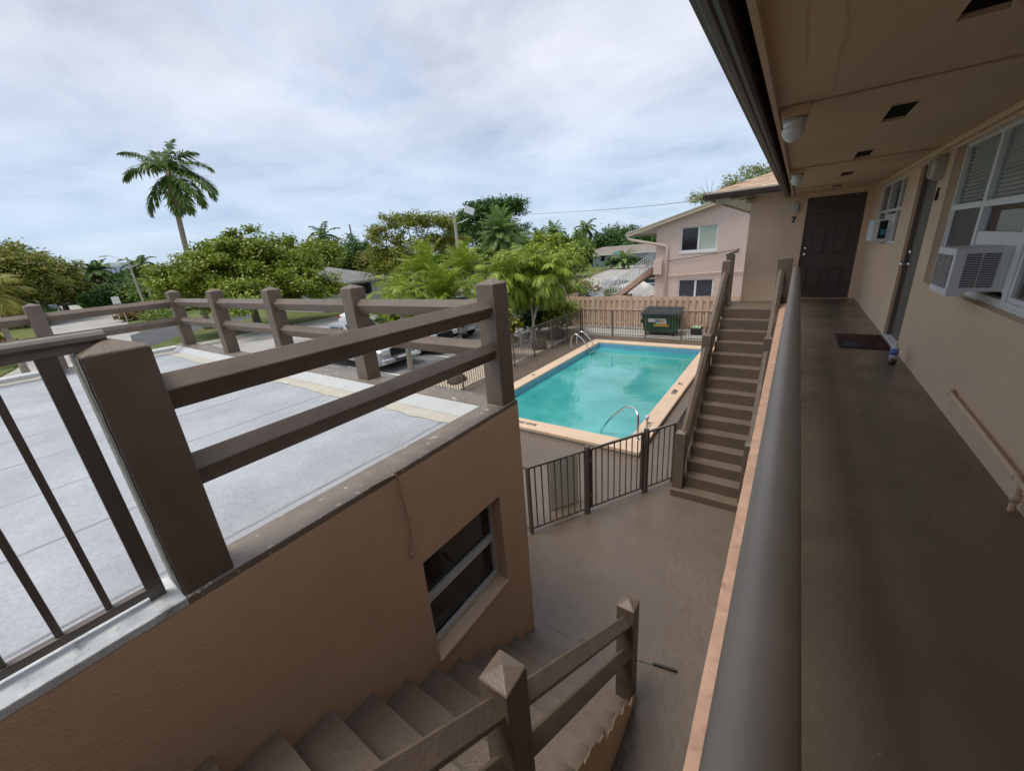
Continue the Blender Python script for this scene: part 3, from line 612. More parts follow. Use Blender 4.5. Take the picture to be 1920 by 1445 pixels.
# ================================================================== CONCRETE POST AND BEAM RAILINGS
DIA = [(.062, 0.0), (0.0, .066), (-.062, 0.0), (0.0, -.10)]
def dbeam(mb, p0, p1, out):
    p0 = Vector(p0); p1 = Vector(p1); d = (p1-p0).normalized(); o = Vector(out); up = o.cross(d)
    if up.z < 0: up = -up
    mb.section(DIA, p0, p1, o, up); return mb
def post(x0, x1, y0, y1, zb, zt, par, mname='brown', cap=.045, lab=None, face=None):
    mb = PB(); j = lambda: random.uniform(-.002, .002)
    o = .004
    vs = [(x0, y0, zb), (x1, y0, zb), (x1, y1, zb), (x0, y1, zb), (x0+j(), y0+j(), zt), (x1+j(), y0+j(), zt), (x1+j(), y1+j(), zt), (x0+j(), y1+j(), zt), ((x0+x1)/2, (y0+y1)/2, zt+cap)]
    mb.add(vs, [(0, 3, 2, 1), (0, 1, 5, 4), (1, 2, 6, 5), (2, 3, 7, 6), (3, 0, 4, 7), (4, 5, 8), (5, 6, 8), (6, 7, 8), (7, 4, 8)])
    p = mb.build('post', mname, par, bevel=.007)
    if lab: p['label'] = lab
    return p
rr = thing('roof_railing', 'brown concrete railing of capped posts and two beams around the white flat roof', 'railing', (-2.1, BY1, Z(-1.32)))
xa, xb = -2.21, -2.02
pn = post(xa, xb, .215, .41, Z(-1.322), Z(-.235), rr, lab='near post with an unpainted end face')
# unpainted, rough end face of the near post
rf = PB(); vs = []; nn_ = 26
for i in range(nn_+1):
    t = i/nn_; zc = Z(-1.318)+(1.08)*t; vs += [(xa+.003, .2115, zc), (xb-.004-.022*random.random()*(1 if i % 3 else .2), .2115, zc)]
rf.add(vs, [(2*i, 2*i+1, 2*i+3, 2*i+2) for i in range(nn_)]); rf.build('bare_face', 'raw_concrete', pn)
post(xa, xb, 2.615, 2.81, Z(-1.322), Z(-.24), rr)
for x in (-4.13, -6.10, -8.15, -10.29): post(x-.098, x+.098, 2.62, 2.81, Z(-1.325), Z(-.25), rr)
for y in (.83, -1.1, -3.0, -5.0): post(-10.385, -10.19, y-.095, y+.095, Z(-1.34), Z(-.245), rr)
xc = -2.105
for zc in (-.43, -.80): dbeam(PB(), (xc, .405, Z(zc)), (xc, 2.62, Z(zc)), (1, 0, 0)).build('beam', 'brown', rr, bevel=.006)
xs = [-2.205, -4.13, -6.10, -8.15, -10.29]
for a, b in zip(xs[:-1], xs[1:]):
    for zc in (-.44, -.81): dbeam(PB(), (a-(.095 if a > -2.3 else .09) if a < -2.3 else a, 2.715, Z(zc)), (b+.09, 2.715, Z(zc)), (0, -1, 0)).build('beam', 'brown', rr, bevel=.006)
ys = [2.63, .83, -1.1, -3.0, -5.0]
for a, b in zip(ys[:-1], ys[1:]):
    for zc in (-.44, -.81): dbeam(PB(), (-10.29, a-.09 if a < 2 else a, Z(zc)), (-10.29, b+.09, Z(zc)), (1, 0, 0)).build('beam', 'brown', rr, bevel=.006)

# metal railing standing on the white coping, left foreground
mr = thing('metal_railing', 'brown metal railing with rounded handrail and thin pickets on the white coping', 'railing', (-2.13, 0, Z(-1.317)))
HP = [(-.032, -.012), (-.03, .004), (-.02, .016), (0, .021), (.02, .016), (.03, .004), (.032, -.012), (.024, -.016), (.018, -.022), (.018, -.05), (-.018, -.05), (-.018, -.022), (-.024, -.016)]
PB().section(HP, (-2.13, -4.0, Z(-.18)), (-2.13, .315, Z(-.18)), (1, 0, 0), (0, 0, 1)).build('handrail', 'rail_metal', mr, bevel=.002)
PB().box((-2.148, -4.0, Z(-1.29)), (-2.112, .17, Z(-1.252))).build('bottom_rail', 'brown_metal', mr, bevel=.003)
for k in range(-28, 1):
    y = .148+.1405*k
    if k == 0: PB().box((-2.145, y-.028, Z(-1.317)), (-2.115, y+.028, Z(-.225))).build('post', 'brown_metal', mr, bevel=.003)
    else: PB().box((-2.139, y-.011, Z(-1.255)), (-2.121, y+.011, Z(-.225))).build('picket', 'brown_metal', mr, bevel=.002)

# ================================================================== LOWER STAIRCASE
ls = thing('lower_staircase', 'brown painted concrete staircase going down along the windowed wall', 'staircase', (-1.4, 2.7, 0))
NY = lambda k: 2.43-.2625*k
NZ = lambda k: Z(-3.934)+.197*k
SX0, SX1 = -1.997, -.755
prof = [(NY(-1), 0.0)]
for k in range(-1, 14):
    zt_ = NZ(k); prof.append((NY(k), zt_)); 
    if k < 13: prof.append((NY(k+1), zt_))
prof.append((-2.9, NZ(13))); prof.append((-2.9, NZ(13)-.18)); prof.append((NY(13)-.1, NZ(13)-.18)); prof.append((1.9, 0.0))
sb = PB(); n = len(prof)
sb.add([(SX0, y, z) for y, z in prof]+[(SX1, y, z) for y, z in prof], [(i, n+i, n+(i+1) % n, (i+1) % n) for i in range(n)]+[tuple(range(n))]+[tuple(range(2*n-1, n-1, -1))])
sb.build('steps', 'step_brown', ls)
# tan outer side of the flight with the jagged edge of the tread paint
side = PB(); pts_t = []; pts_b = []
M_ = 190
for i in range(M_+1):
    y = 2.69-(2.69+2.9)*i/M_; k = (2.43-y)/.2625; zl = NZ(k) if y > NY(13) else NZ(13)
    jag = max(0, .045+.04*math.sin(i*.31)+.03*math.sin(i*.83+1))*random.uniform(.5, 1.3)+(random.uniform(.03, .09) if random.random() < .12 else 0)
    top = zl+.015-jag; top = max(top, 0.02)
    bot = max(0.0, min(top-.01, (1.9-y)/(1.9-(NY(13)-.1))*(NZ(13)-.18) if y < 1.9 else 0))
    pts_t.append((SX1+.012, y, top)); pts_b.append((SX1+.012, y, bot))
pts_i = [(SX1+.001, y, z+.012) for _, y, z in pts_t]; side.add(pts_t+pts_b+pts_i, [(i, i+1, M_+1+i+1, M_+1+i) for i in range(M_)]+[(i, 2*M_+2+i, 2*M_+3+i, i+1) for i in range(M_)]); side.build('outer_side', 'tan_wall', ls)
lr = thing('stair_railing', 'brown concrete railing with pyramid capped posts along the lower staircase', 'railing', (-.83, 2.55, 0))
px0, px1 = -.912, -.757
post(px0, px1, .826, .985, Z(-2.80), Z(-1.745), lr, cap=.05)
post(px0, px1, 2.55, 2.705, Z(-4.13), Z(-3.0), lr, cap=.05)
post(px0, px1, -.95, -.79, Z(-1.5), Z(-.47), lr, cap=.05)
for dz in (0, -.40):
    dbeam(PB(), (-.834, .98, Z(-2.01+dz)), (-.834, 2.555, Z(-3.15+dz)), (1, 0, 0)).build('beam', 'brown', lr, bevel=.006)
    dbeam(PB(), (-.834, -.795, Z(-.66+dz)), (-.834, .83, Z(-1.88+dz)), (1, 0, 0)).build('beam', 'brown', lr, bevel=.006)

# ================================================================== LONG STAIRCASE
ss = thing('long_staircase', 'straight brown concrete staircase of fifteen steps rising to the far landing', 'staircase', (-.7, 6.17, 0))
UY = [6.17]+[6.38+.2215*i for i in range(14)]; UZ = [Z(-4.076)+.1869*i for i in range(15)]
prof = [(UY[0], 0.0)]
for i in range(15):
    prof.append((UY[i], UZ[i])); 
    if i < 14: prof.append((UY[i+1], UZ[i]))
prof += [(10.45, UZ[14]), (10.45, UZ[14]-.2), (9.3, UZ[14]-.2), (6.9, 0.0)]
n = len(prof); sb = PB(); X0, X1 = -1.13, -.14
sb.add([(X0, y, z) for y, z in prof]+[(X1, y, z) for y, z in prof], [(i, n+i, n+(i+1) % n, (i+1) % n) for i in range(n)]+[tuple(range(n))]+[tuple(range(2*n-1, n-1, -1))])
sb.box((-1.285, 6.17, 0), (X0, 6.45, UZ[0])); sb.box((-1.285, 9.45, UZ[14]-.2), (X0, 10.45, UZ[14])); sb.box((-1.285, 7.95, UZ[7]-.9), (X0, 8.2, UZ[7]))
sb.build('steps', 'step_brown', ss)
for side_, (q0, q1, lab) in enumerate(((-1.28, -1.12, 'left brown concrete railing of the long staircase, beside the pool'), (-.285, -.13, 'right brown concrete railing of the long staircase, beside the walkway'))):
    t = thing('stair_railing', lab, 'railing', (q0, 6.25, 0)); c = (q0+q1)/2
    post(q0, q1, 6.25, 6.41, Z(-4.1), Z(-3.04), t, cap=.045)
    post(q0, q1, 8.0, 8.18, Z(-2.80), Z(-1.765), t, cap=.03)
    post(q0, q1 if side_ == 0 else -.04, 9.74, 9.92, Z(-1.48), Z(-.53), t, cap=.03)
    if side_ == 0: post(q0+.01, q1, 10.2, 10.4, Z(-1.48), Z(-.42), t, cap=.02)
    o_ = (1, 0, 0) if side_ == 0 else (-1, 0, 0)
    for dz in (0, -.42):
        dbeam(PB(), (c, 6.40, Z(-3.29+dz)), (c, 8.01, Z(-2.02+dz)), o_).build('beam', 'brown', t, bevel=.006)
        dbeam(PB(), (c, 8.17, Z(-1.93+dz)), (c, 9.75, Z(-.77+dz)), o_).build('beam', 'brown', t, bevel=.006)
bt = MB().obox((-1.17, 10.28, Z(-.385)), ((1, .1, .35), (0, 1, .1), (-.35, 0, 1)), (.12, .08, .018)).build('roof_tile', 'brown', bevel=.004)
tag(bt, 'loose broken tile lying on the top post by the landing', 'tile')

# ================================================================== WALKWAY AND APARTMENT BUILDING
XW, YE = 1.065, 10.45
struct(MB().box((-.066, -6, Z(-1.58)), (XW, YE, Z(-1.40))).build('walkway', 'walk_floor'))
kb = MB(); nseg = 220; vs = []
for i in range(nseg+1):
    y = -6+(9.7+6)*i/nseg; jx = random.uniform(-.0012, .0012); xe = -.074-.0075*max(y, 0); vs += [(xe+.004+jx, y, Z(-1.60)), (xe+jx, y, Z(-1.398)), (-.02, y, Z(-1.396)), (-.018, y, Z(-1.42))]
kb.add(vs, [(4*i+a, 4*i+4+a, 4*i+5+a, 4*i+1+a) for i in range(nseg) for a in range(3)])
struct(kb.build('walkway_edge', 'peach'))
ab = thing('apartment_building', 'tan two storey apartment building with covered walkway, doors 6 and 7 and brown gutters', 'building', (XW, YE, 0))
SOF = Z(.66)
wbig = (2.2, 5.60, Z(-.585), Z(.615)); wsm = (7.62, 9.95, Z(-.30), Z(.60)); d6 = (6.0, 6.90, Z(-1.40), Z(.585))
w = PB(); wall_cells(w, 0, XW, XW+.2, (-6, YE+.0), (Z(-1.6), SOF), [wbig, wsm, d6]); w.build('wall', 'tan_wall', ab)
w = PB(); w.box((XW, -6, -.05), (XW+.2, YE+4, Z(-1.6))); w.build('wall', 'tan_wall', ab)
w = PB(); wall_cells(w, 1, YE, YE+.2, (-.93, XW), (-.05, Z(.80)), [(.055, .955, Z(-1.4), Z(.57))]); w.box((-.93, YE+.2, -.05), (-.73, 20, Z(.80))); w.build('wall', 'tan_wall', ab)
w = PB(); w.box((XW+.2, -6, -.05), (9, YE+9, SOF)); w.build('inner_block', 'room', ab)
# soffit, seams, vents
sf = PB(); vent_rects = [(.36, .49, y-.49, y) for y in (2.36, 4.09, 5.92, 7.72, 9.70)]+[(.36, .49, .10, .59)]
U = (-.19, XW); 
xs_ = sorted({-.19, XW, .36, .49}); ys_ = sorted({-6.0, YE}|{r[2] for r in vent_rects}|{r[3] for r in vent_rects})
for i in range(len(xs_)-1):
    for j in range(len(ys_)-1):
        cx_, cy_ = (xs_[i]+xs_[i+1])/2, (ys_[j]+ys_[j+1])/2
        if any(r[0] < cx_ < r[1] and r[2] < cy_ < r[3] for r in vent_rects): continue
        sf.add([(xs_[i], ys_[j], SOF), (xs_[i+1], ys_[j], SOF), (xs_[i+1], ys_[j+1], SOF), (xs_[i], ys_[j+1], SOF)], [(3, 2, 1, 0)])
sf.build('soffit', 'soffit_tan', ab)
for r in vent_rects:
    v = PB(); v.box((r[0]-.05, r[2]-.05, SOF+.014), (r[1]+.05, r[3]+.05, SOF+.018)); vo = v.build('vent', 'dark_void', ab)
    fr = PB(); fw = .012
    fr.box((r[0]-fw, r[2]-fw, SOF-.006), (r[0], r[3]+fw, SOF+.013)); fr.box((r[1], r[2]-fw, SOF-.006), (r[1]+fw, r[3]+fw, SOF+.013))
    fr.box((r[0], r[2]-fw, SOF-.006), (r[1], r[2], SOF+.013)); fr.box((r[0], r[3], SOF-.006), (r[1], r[3]+fw, SOF+.013)); fr.build('frame', 'soffit_tan', vo)
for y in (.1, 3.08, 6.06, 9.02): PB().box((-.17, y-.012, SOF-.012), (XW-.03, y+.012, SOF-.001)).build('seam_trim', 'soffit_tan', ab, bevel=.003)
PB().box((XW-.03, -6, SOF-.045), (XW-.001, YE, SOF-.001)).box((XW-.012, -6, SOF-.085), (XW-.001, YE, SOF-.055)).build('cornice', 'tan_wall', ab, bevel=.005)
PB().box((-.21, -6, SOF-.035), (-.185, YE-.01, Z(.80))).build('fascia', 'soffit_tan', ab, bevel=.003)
G_ = [(-.255, .165), (-.255, .035), (-.268, .018), (-.285, .02), (-.290, .012), (-.312, .012), (-.318, .022), (-.335, .022), (-.343, .04), (-.355, .10), (-.362, .15), (-.36, .17), (-.35, .17), (-.343, .12), (-.325, .045), (-.27, .04), (-.262, .165)]
PB().section([(a, b) for a, b in G_], (0, -6, Z(.60)), (0, YE-.12, Z(.60)), (1, 0, 0), (0, 0, 1)).build('gutter', 'gutter_brown', ab, bevel=.002)
PB().box((-.255, -6, Z(.735)), (-.21, YE-.12, Z(.76))).build('gutter_gap_shade', 'dark_void', ab)  # black strip standing in for the shade between gutter and fascia
PB().add([(-.36, -6, Z(.775)), (9, -6, Z(3.4)), (9, YE, Z(3.4)), (-.36, YE, Z(.775)), (-.36, -6, Z(.80)), (9, -6, Z(3.43)), (9, YE, Z(3.43)), (-.36, YE, Z(.80))], [(0, 1, 2, 3), (7, 6, 5, 4), (0, 4, 5, 1), (3, 2, 6, 7), (0, 3, 7, 4)]).build('roof', 'shingle', ab)
def hair(pts, w, z, mname, parent=None, down=False, nm='crack'):
    P = []
    for a, b in zip(pts[:-1], pts[1:]):
        for k in range(6):
            t = k/6; P.append((a[0]+(b[0]-a[0])*t+random.uniform(-.008, .008), a[1]+(b[1]-a[1])*t))
    P.append(pts[-1]); mb = PB(); vs = []
    for i, q in enumerate(P):
        a = Vector(P[max(i-1, 0)]); b = Vector(P[min(i+1, len(P)-1)]); d = (b-a).normalized(); nn_ = Vector((-d.y, d.x))*w*random.uniform(.4, 1.2); vs += [(q[0]+nn_.x, q[1]+nn_.y, z), (q[0]-nn_.x, q[1]-nn_.y, z)]
    mb.add(vs, [(2*i, 2*i+1, 2*i+3, 2*i+2) if not down else (2*i, 2*i+2, 2*i+3, 2*i+1) for i in range(len(P)-1)]); return mb.build(nm, mname, parent)
for pts in ([(1592, 0), (1590, 60), (1572, 100), (1563, 170)], [(1518, 0), (1513, 60), (1512, 130)], [(1482, 20), (1478, 50)]):
    hair([tuple(gnd(px, py, SOF).xy) for px, py in pts], .0016, SOF-.002, 'peach', ab, True)
for pts in ([(1000, 1062), (1014, 1052), (1022, 1034)], [(1005, 1160), (1060, 1190), (1120, 1215)], [(1003, 1140), (1012, 1118)]):
    struct(hair([tuple(gnd(px, py, 0).xy) for px, py in pts], .0035, .003, 'brown_metal', None, nm='deck_crack'))
# door 7
def door(name, x0, x1, y, z0, z1, mname, panels=True):
    d = PB(); d.box((x0, y, z0), (x1, y+.045, z1)); do = d.build(name, mname, ab)
    if panels:
        wd = x1-x0; hh = z1-z0
        for cx_ in (x0+wd*.29, x0+wd*.71):
            for zc, ph in ((.885, .09), (.60, .30), (.20, .22)):
                zz_ = z0+hh*zc; hw = wd*.145; h2 = hh*ph/2; p = PB()
                for a, b in (((cx_-hw, zz_+h2-.012), (cx_+hw, zz_+h2)), ((cx_-hw, zz_-h2), (cx_+hw, zz_-h2+.012)), ((cx_-hw, zz_-h2+.012), (cx_-hw+.012, zz_+h2-.012)), ((cx_+hw-.012, zz_-h2+.012), (cx_+hw, zz_+h2-.012))):
                    p.box((a[0], y-.014, a[1]), (b[0], y-.0005, b[1]))
                p.box((cx_-hw+.04, y-.012, zz_-h2+.04), (cx_+hw-.04, y-.0005, zz_+h2-.04)); p.build('panel', mname, do, bevel=.004)
    return do
do = door('door', .075, .935, YE+.03, Z(-1.385), Z(.55), 'door_dark'); do['label'] = 'dark brown six panel door marked 7'
for (z_, r_, l_) in ((-.50, .032, .05), (-.385, .028, .02)):
    PB().lathe([(.03, 0), (.03, .008), (.012, .012), (.012, l_*.5), (r_, l_*.7), (r_, l_), (r_*.6, l_+.01)], (.135, YE+.03, Z(z_)), 14, (0, -1, 0)).build('handle' if r_ > .03 else 'deadbolt', 'chrome', do, smooth=True)
PB().box((.055, YE-.02, Z(-1.40)), (.955, YE+.05, Z(-1.385))).build('sill', 'peach', do)
PB().box((.055, YE+.02, Z(-1.385)), (.075, YE+.08, Z(.57))).box((.935, YE+.02, Z(-1.385)), (.955, YE+.08, Z(.57))).box((.075, YE+.02, Z(.55)), (.935, YE+.08, Z(.57))).build('door_frame', 'door_dark', do)
# door 6 (in the long wall)
D6 = PB(); D6.box((XW+.07, d6[0], d6[2]+.02), (XW+.115, d6[1], d6[3])); d6o = D6.build('door', 'door_grey', ab); d6o['label'] = 'grey brown door marked 6 in the long wall'
PB().box((XW+.003, d6[0]+.001, d6[2]-.0), (XW+.12, d6[1]-.001, d6[2]+.02)).build('sill', 'white_metal', d6o)
PB().box((XW+.03, d6[1]-.03, d6[2]+.02), (XW+.068, d6[1]-.002, d6[3]-.002)).build('door_frame', 'brown', d6o)
PB().lathe([(.032, 0), (.032, .008), (.012, .012), (.012, .04), (.03, .05), (.032, .075), (.02, .085)], (XW+.07, 6.80, Z(-.50)), 14, (-1, 0, 0)).build('handle', 'chrome', d6o, smooth=True)
PB().lathe([(.028, 0), (.028, .02), (.018, .028)], (XW+.07, 6.80, Z(-.36)), 14, (-1, 0, 0)).build('deadbolt', 'chrome', d6o, smooth=True)
def bar(mb, x, y0, y1, z0, z1, t=.03): mb.box((x-t, y0, z0), (x, y1, z1))
# big window
XF = XW+.06; wf = PB(); y0, y1, z0, z1 = wbig; muls = [y1, 4.76, 3.88, 3.0, y0]; t_ = .045
for i, yy in enumerate(muls):
    a, b = (yy-t_, yy) if i == 0 else ((yy, yy+t_) if i == len(muls)-1 else (yy-.03, yy+.03)); wf.box((XF, a, z0), (XF+.05, b, z1))
for i in range(4):
    a = muls[i+1]+(.03 if i < 3 else t_); b = muls[i]-(.03 if i > 0 else t_)
    wf.box((XF, a, z0), (XF+.05, b, z0+.05)); wf.box((XF, a, z1-.05), (XF+.05, b, z1)); wf.box((XF-.005, a, Z(.055)), (XF+.05, b, Z(.10)))
    if i != 1: wf.box((XF+.012, a, z0+.05), (XF+.05, a+.025, Z(.055))); wf.box((XF+.012, b-.025, z0+.05), (XF+.05, b, Z(.055))); wf.box((XF+.012, a+.025, z0+.05), (XF+.05, b-.025, z0+.08))
wf.box((XF+.005, 3.93, Z(-.205)), (XF+.04, 4.71, Z(-.12))); wf.box((XF+.012, 3.92, Z(-.5)), (XF+.04, 3.975, Z(-.205))); wf.box((XF+.012, 4.41, Z(-.5)), (XF+.04, 4.71, Z(-.205)))
wo_ = wf.build('window', 'frame_white', ab, bevel=.003); wo_['label'] = 'wide white framed window holding the nearer air conditioner'
PB().box((XF+.03, y0+.04, Z(.08)), (XF+.034, y1-.04, z1-.03)).box((XF+.03, y0+.04, z0+.05), (XF+.034, 3.85, Z(.06))).box((XF+.032, 3.93, Z(-.12)), (XF+.036, 4.71, Z(.06))).build('pane', 'window_glass', wo_)
PB().box((XF+.022, 4.79, z0+.05), (XF+.028, y1-.05, Z(.055))).build('insect_screen', 'screen_dark', wo_)
bl = PB()
for i in range(17):
    z = Z(.08)+.02+i*.030; bl.beam((XF+.05, y0+.06, z), (XF+.05, y1-.06, z), .027, .002, up=(1.4, 0, 1))
bl.box((XF+.052, y0+.1, Z(.555)), (XF+.085, y1-.1, Z(.59)))
bl.build('blind', 'blind', wo_)
PB().box((XF+.09, 3.9, Z(-.15)), (XF+.10, 4.7, Z(.02))).box((XF+.11, y0+.06, z0), (XF+.12, y0+1.3, Z(-.1))).build('curtain', 'blind', wo_)
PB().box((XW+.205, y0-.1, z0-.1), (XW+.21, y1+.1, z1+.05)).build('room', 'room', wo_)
# small window
XG = XW+.025; wf = PB(); y0, y1, z0, z1 = wsm; muls = [y1, 9.0, 8.15, y0]
for i, yy in enumerate(muls):
    a, b = (yy-.04, yy) if i == 0 else ((yy, yy+.04) if i == 3 else (yy-.022, yy+.022)); wf.box((XG, a, z0), (XG+.045, b, z1))
for i in range(3):
    a = muls[i+1]+(.022 if i < 2 else .04); b = muls[i]-(.022 if i > 0 else .04)
    wf.box((XG, a, z0), (XG+.045, b, z0+.04)); wf.box((XG, a, z1-.04), (XG+.045, b, z1)); wf.box((XG-.004, a, Z(.145)), (XG+.045, b, Z(.185)))
wf.box((XG+.012, 8.18, Z(-.02)), (XG+.03, 8.97, Z(.11)))
w2 = wf.build('window', 'frame_white', ab, bevel=.003); w2['label'] = 'smaller white framed window next to door 7'
PB().box((XG+.028, y0+.03, z0+.03), (XG+.032, y1-.03, z1-.03)).build('pane', 'window_glass', w2)
PB().box((XG-.03, y0+.0, z0-.03), (XG+.05, y1, z0-.002)).build('sill', 'tan_wall', w2)
PB().box((XG+.10, 9.1, z0), (XG+.11, 9.9, z1)).box((XG+.10, 8.2, Z(.2)), (XG+.11, 8.5, z1)).build('curtain', 'blind', w2)
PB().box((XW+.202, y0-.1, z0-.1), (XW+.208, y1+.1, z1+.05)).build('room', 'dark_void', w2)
w = PB(); w.box((-2.3, -3.2, -.05), (XW, -3.0, Z(.80))); w.build('wall', 'tan_wall', ab)  # unseen wing wall behind the camera, added to block sun from the stairwell
PB().box((-2.6, -6, Z(.80)), (XW, -2.4, Z(.95))).build('roof', 'soffit_tan', ab)  # unseen roof of the added wing, overhanging to deepen the shade below
# house numbers
def num(ch, o, x, y): 
    t = text(ch, .15, 'black', 'house_number', ab, frame4((0, 0, 0), x, y), ext=.006); t.data.transform(Matrix.Translation(Vector(o)-ab.location)); return t
num('7', (-.14, YE-.008, Z(.185)), (1, 0, .12), (-.12, 0, 1)); num('6', (XW-.008, 5.86, Z(.215)), (0, -1, 0), (0, 0, 1))
# roof over the end wing, with its own gutters and shingles
wg = PB(); ex0, ey0 = -1.66, 9.80; ez = Z(.84)
# hip: front plane rises to +Y, left plane rises to +X, slope .33
def rz(x, y): return ez+.33*min(x-ex0, y-ey0)
row = .14; sh = PB()
NR = 26
for r_i in range(NR):          # shingle courses on the front-facing plane
    ya = ey0+row*r_i; yb = ya+row+.02; xl = ex0+row*r_i; x = xl
    while x < 6:
        wdt = random.uniform(.16, .34); xr = min(x+wdt, 6); xl2 = max(x, ex0+(yb-ey0))
        if xr > xl2+.01:
            t0 = .012+random.uniform(0, .006); sh.add([(x, ya, ez+.33*(ya-ey0)+t0), (xr, ya, ez+.33*(ya-ey0)+t0), (xr, yb, ez+.33*(yb-ey0)+.001), (xl2, yb, ez+.33*(yb-ey0)+.001), (x, ya, ez+.33*(ya-ey0)-.004), (xr, ya, ez+.33*(ya-ey0)-.004)], [(0, 1, 2, 3), (4, 5, 1, 0)])
        x = xr
    x = ey0+row*r_i; xa_ = ex0+row*r_i; xb_ = xa_+row+.02
    while x < 20:              # courses on the left-facing plane
        wdt = random.uniform(.16, .34); xr = min(x+wdt, 20); t0 = .012+random.uniform(0, .006); xl2 = max(x, ey0+(xb_-ex0))
        if xr > xl2+.01: sh.add([(xa_, x, ez+.33*(xa_-ex0)+t0), (xa_, xr, ez+.33*(xa_-ex0)+t0), (xb_, xr, ez+.33*(xb_-ex0)+.001), (xb_, xl2, ez+.33*(xb_-ex0)+.001)], [(3, 2, 1, 0)])
        x = xr
sh.build('shingles', 'shingle', ab)
fa = PB(); fa.box((ex0+.01, ey0+.01, ez-.13), (6, ey0+.03, ez-.005)); fa.box((ex0+.01, ey0+.03, ez-.13), (ex0+.03, 20, ez-.005)); fa.build('fascia', 'gutter_brown', ab)
PB().box((ex0-.03, ey0-.03, ez-.02), (6, ey0+.02, ez+.012)).box((ex0-.03, ey0+.02, ez-.02), (ex0+.02, 20, ez+.012)).build('drip_edge', 'drip_tan', ab)
g2 = [(0, .10), (0, 0), (-.07, 0), (-.085, .03), (-.10, .09), (-.10, .10), (-.088, .10), (-.07, .02), (-.01, .015), (-.01, .10)]
PB().section([(a, b) for a, b in g2], (ex0-.10, ey0+.008, ez-.125), (-.36, ey0+.008, ez-.125), (0, 1, 0), (0, 0, 1)).build('gutter', 'gutter_brown', ab)
PB().section([(a, b) for a, b in g2], (ex0+.008, ey0-.09, ez-.125), (ex0+.008, 20, ez-.125), (1, 0, 0), (0, 0, 1)).build('gutter', 'gutter_brown', ab)
sq = PB()
for k in range(12):            # torn soffit boards
    yA = ey0+.03+k*.6; z_ = ez-.11-(.02 if k == 0 else 0)
    if k == 0:
        for q in range(5): sq.obox((-1.50+.15*q, ey0+.30+.03*q, z_-.01*q), ((1, .2*(-1)**q, .1), (0, 1, .15*(q-2)), (-.1, 0, 1)), (.07, .22-.03*q, .006))
    else: sq.box((ex0+.03, yA, z_), (-.93, yA+.58, z_+.01))
sq.box((-.93, ey0+.03, ez-.115), (-.36, YE, ez-.105)); sq.build('soffit', 'drip_tan', ab)
PB().obox((-.98, YE-.02, ez-.16), ((1, 0, 0), (0, 1, 0), (0, 0, 1)), (.05, .05, .08)).build('bracket', 'drip_tan', ab)

# walkway railing under the camera
wr = thing('walkway_railing', 'long smooth brown metal handrail in the right foreground, end rounded', 'railing', (.023, 5.9, Z(-1.4)))
RP = [(.037*math.cos(t), .030*math.sin(t)) for t in np.linspace(0, 2*math.pi, 25)[:-1]]
rl = PB().section(RP, (.023, -6, Z(-.445)), (.023, 5.88, Z(-.445)), (1, 0, 0), (0, 0, 1)).build('handrail', 'rail_metal', wr, bevel=.004)
for p in rl.data.polygons: p.use_smooth = len(p.vertices) == 4
PB().box((.008, -6, Z(-1.33)), (.038, 5.86, Z(-1.30))).build('bottom_rail', 'brown_metal', wr)
for k in range(0, 52): PB().box((.014, 5.80-.13*k-.009, Z(-1.33)), (.032, 5.80-.13*k+.009, Z(-.47))).build('picket', 'brown_metal', wr)
for y in (5.84, 3.9, 1.95, -0.6, -2.5): PB().box((.003, y-.02, Z(-1.4)), (.043, y+.02, Z(-.47))).build('post', 'brown_metal', wr)

# lamps
def bowl(x, y, lab):
    t = thing('ceiling_lamp', lab, 'lamp', (x, y, SOF), 0, 'bowl lamps under the walkway ceiling')
    PB().box((x-.065, y-.065, SOF-.055), (x+.065, y+.065, SOF-.001)).build('base', 'soffit_tan', t, bevel=.005)
    PB().lathe([(.058, 0), (.06, .012), (.055, .02)], (x, y, SOF-.075), 20).build('collar', 'lamp_body', t, smooth=True)
    pr = [(.056, .0), (.058, -.01), (.052, -.025), (.056, -.035), (.058, -.05), (.050, -.075), (.032, -.098), (.010, -.108), (.001, -.11)]
    PB().lathe([(r, z) for r, z in pr], (x, y, SOF-.07), 24).build('glass_shade', 'lamp_glass', t, smooth=True)
bowl(-.105, 3.12, 'nearer white glass bowl lamp under the walkway ceiling'); bowl(-.105, 6.12, 'farther white glass bowl lamp under the walkway ceiling')
def bulkhead(c, n_, u_, lab, s=1.0, arm=0):
    t = thing('wall_lamp', lab, 'lamp', c, 0, 'oval wall lamps by the doors'); c = Vector(c); n_ = Vector(n_); u_ = Vector(u_); r_ = u_.cross(n_)
    pts = lambda a, b: [(a*math.cos(t_)*.62 if True else 0, b*math.sin(t_)) for t_ in np.linspace(0, 2*math.pi, 21)[:-1]]
    PB().section(pts(.095*s, .105*s), c, c+n_*(.035+arm), r_, u_).build('base', 'lamp_body', t, bevel=.004)
    PB().section(pts(.078*s, .088*s), c+n_*(.035+arm), c+n_*(.07+arm), r_, u_).build('glass', 'lamp_glass', t, bevel=.012)
    gd = PB()
    for k in (-.035, 0, .035): gd.beam(c+n_*(.078+arm)+r_*k*s-u_*.07*s, c+n_*(.078+arm)+r_*k*s+u_*.07*s, .007, .007, up=n_)
    for k in (-.04, .04): gd.beam(c+n_*(.079+arm)+u_*k*s-r_*.045*s, c+n_*(.079+arm)+u_*k*s+r_*.045*s, .007, .007, up=n_)
    gd.build('guard', 'lamp_body', t)
bulkhead((-.135, YE-.001, Z(.42)), (0, -1, 0), (0, 0, 1), 'oval caged wall lamp above the number 7')
bulkhead((XW-.001, 5.86, Z(.46)), (-1, 0, 0), (0, 0, 1), 'oval caged wall lamp above the number 6', 1.1, .03)

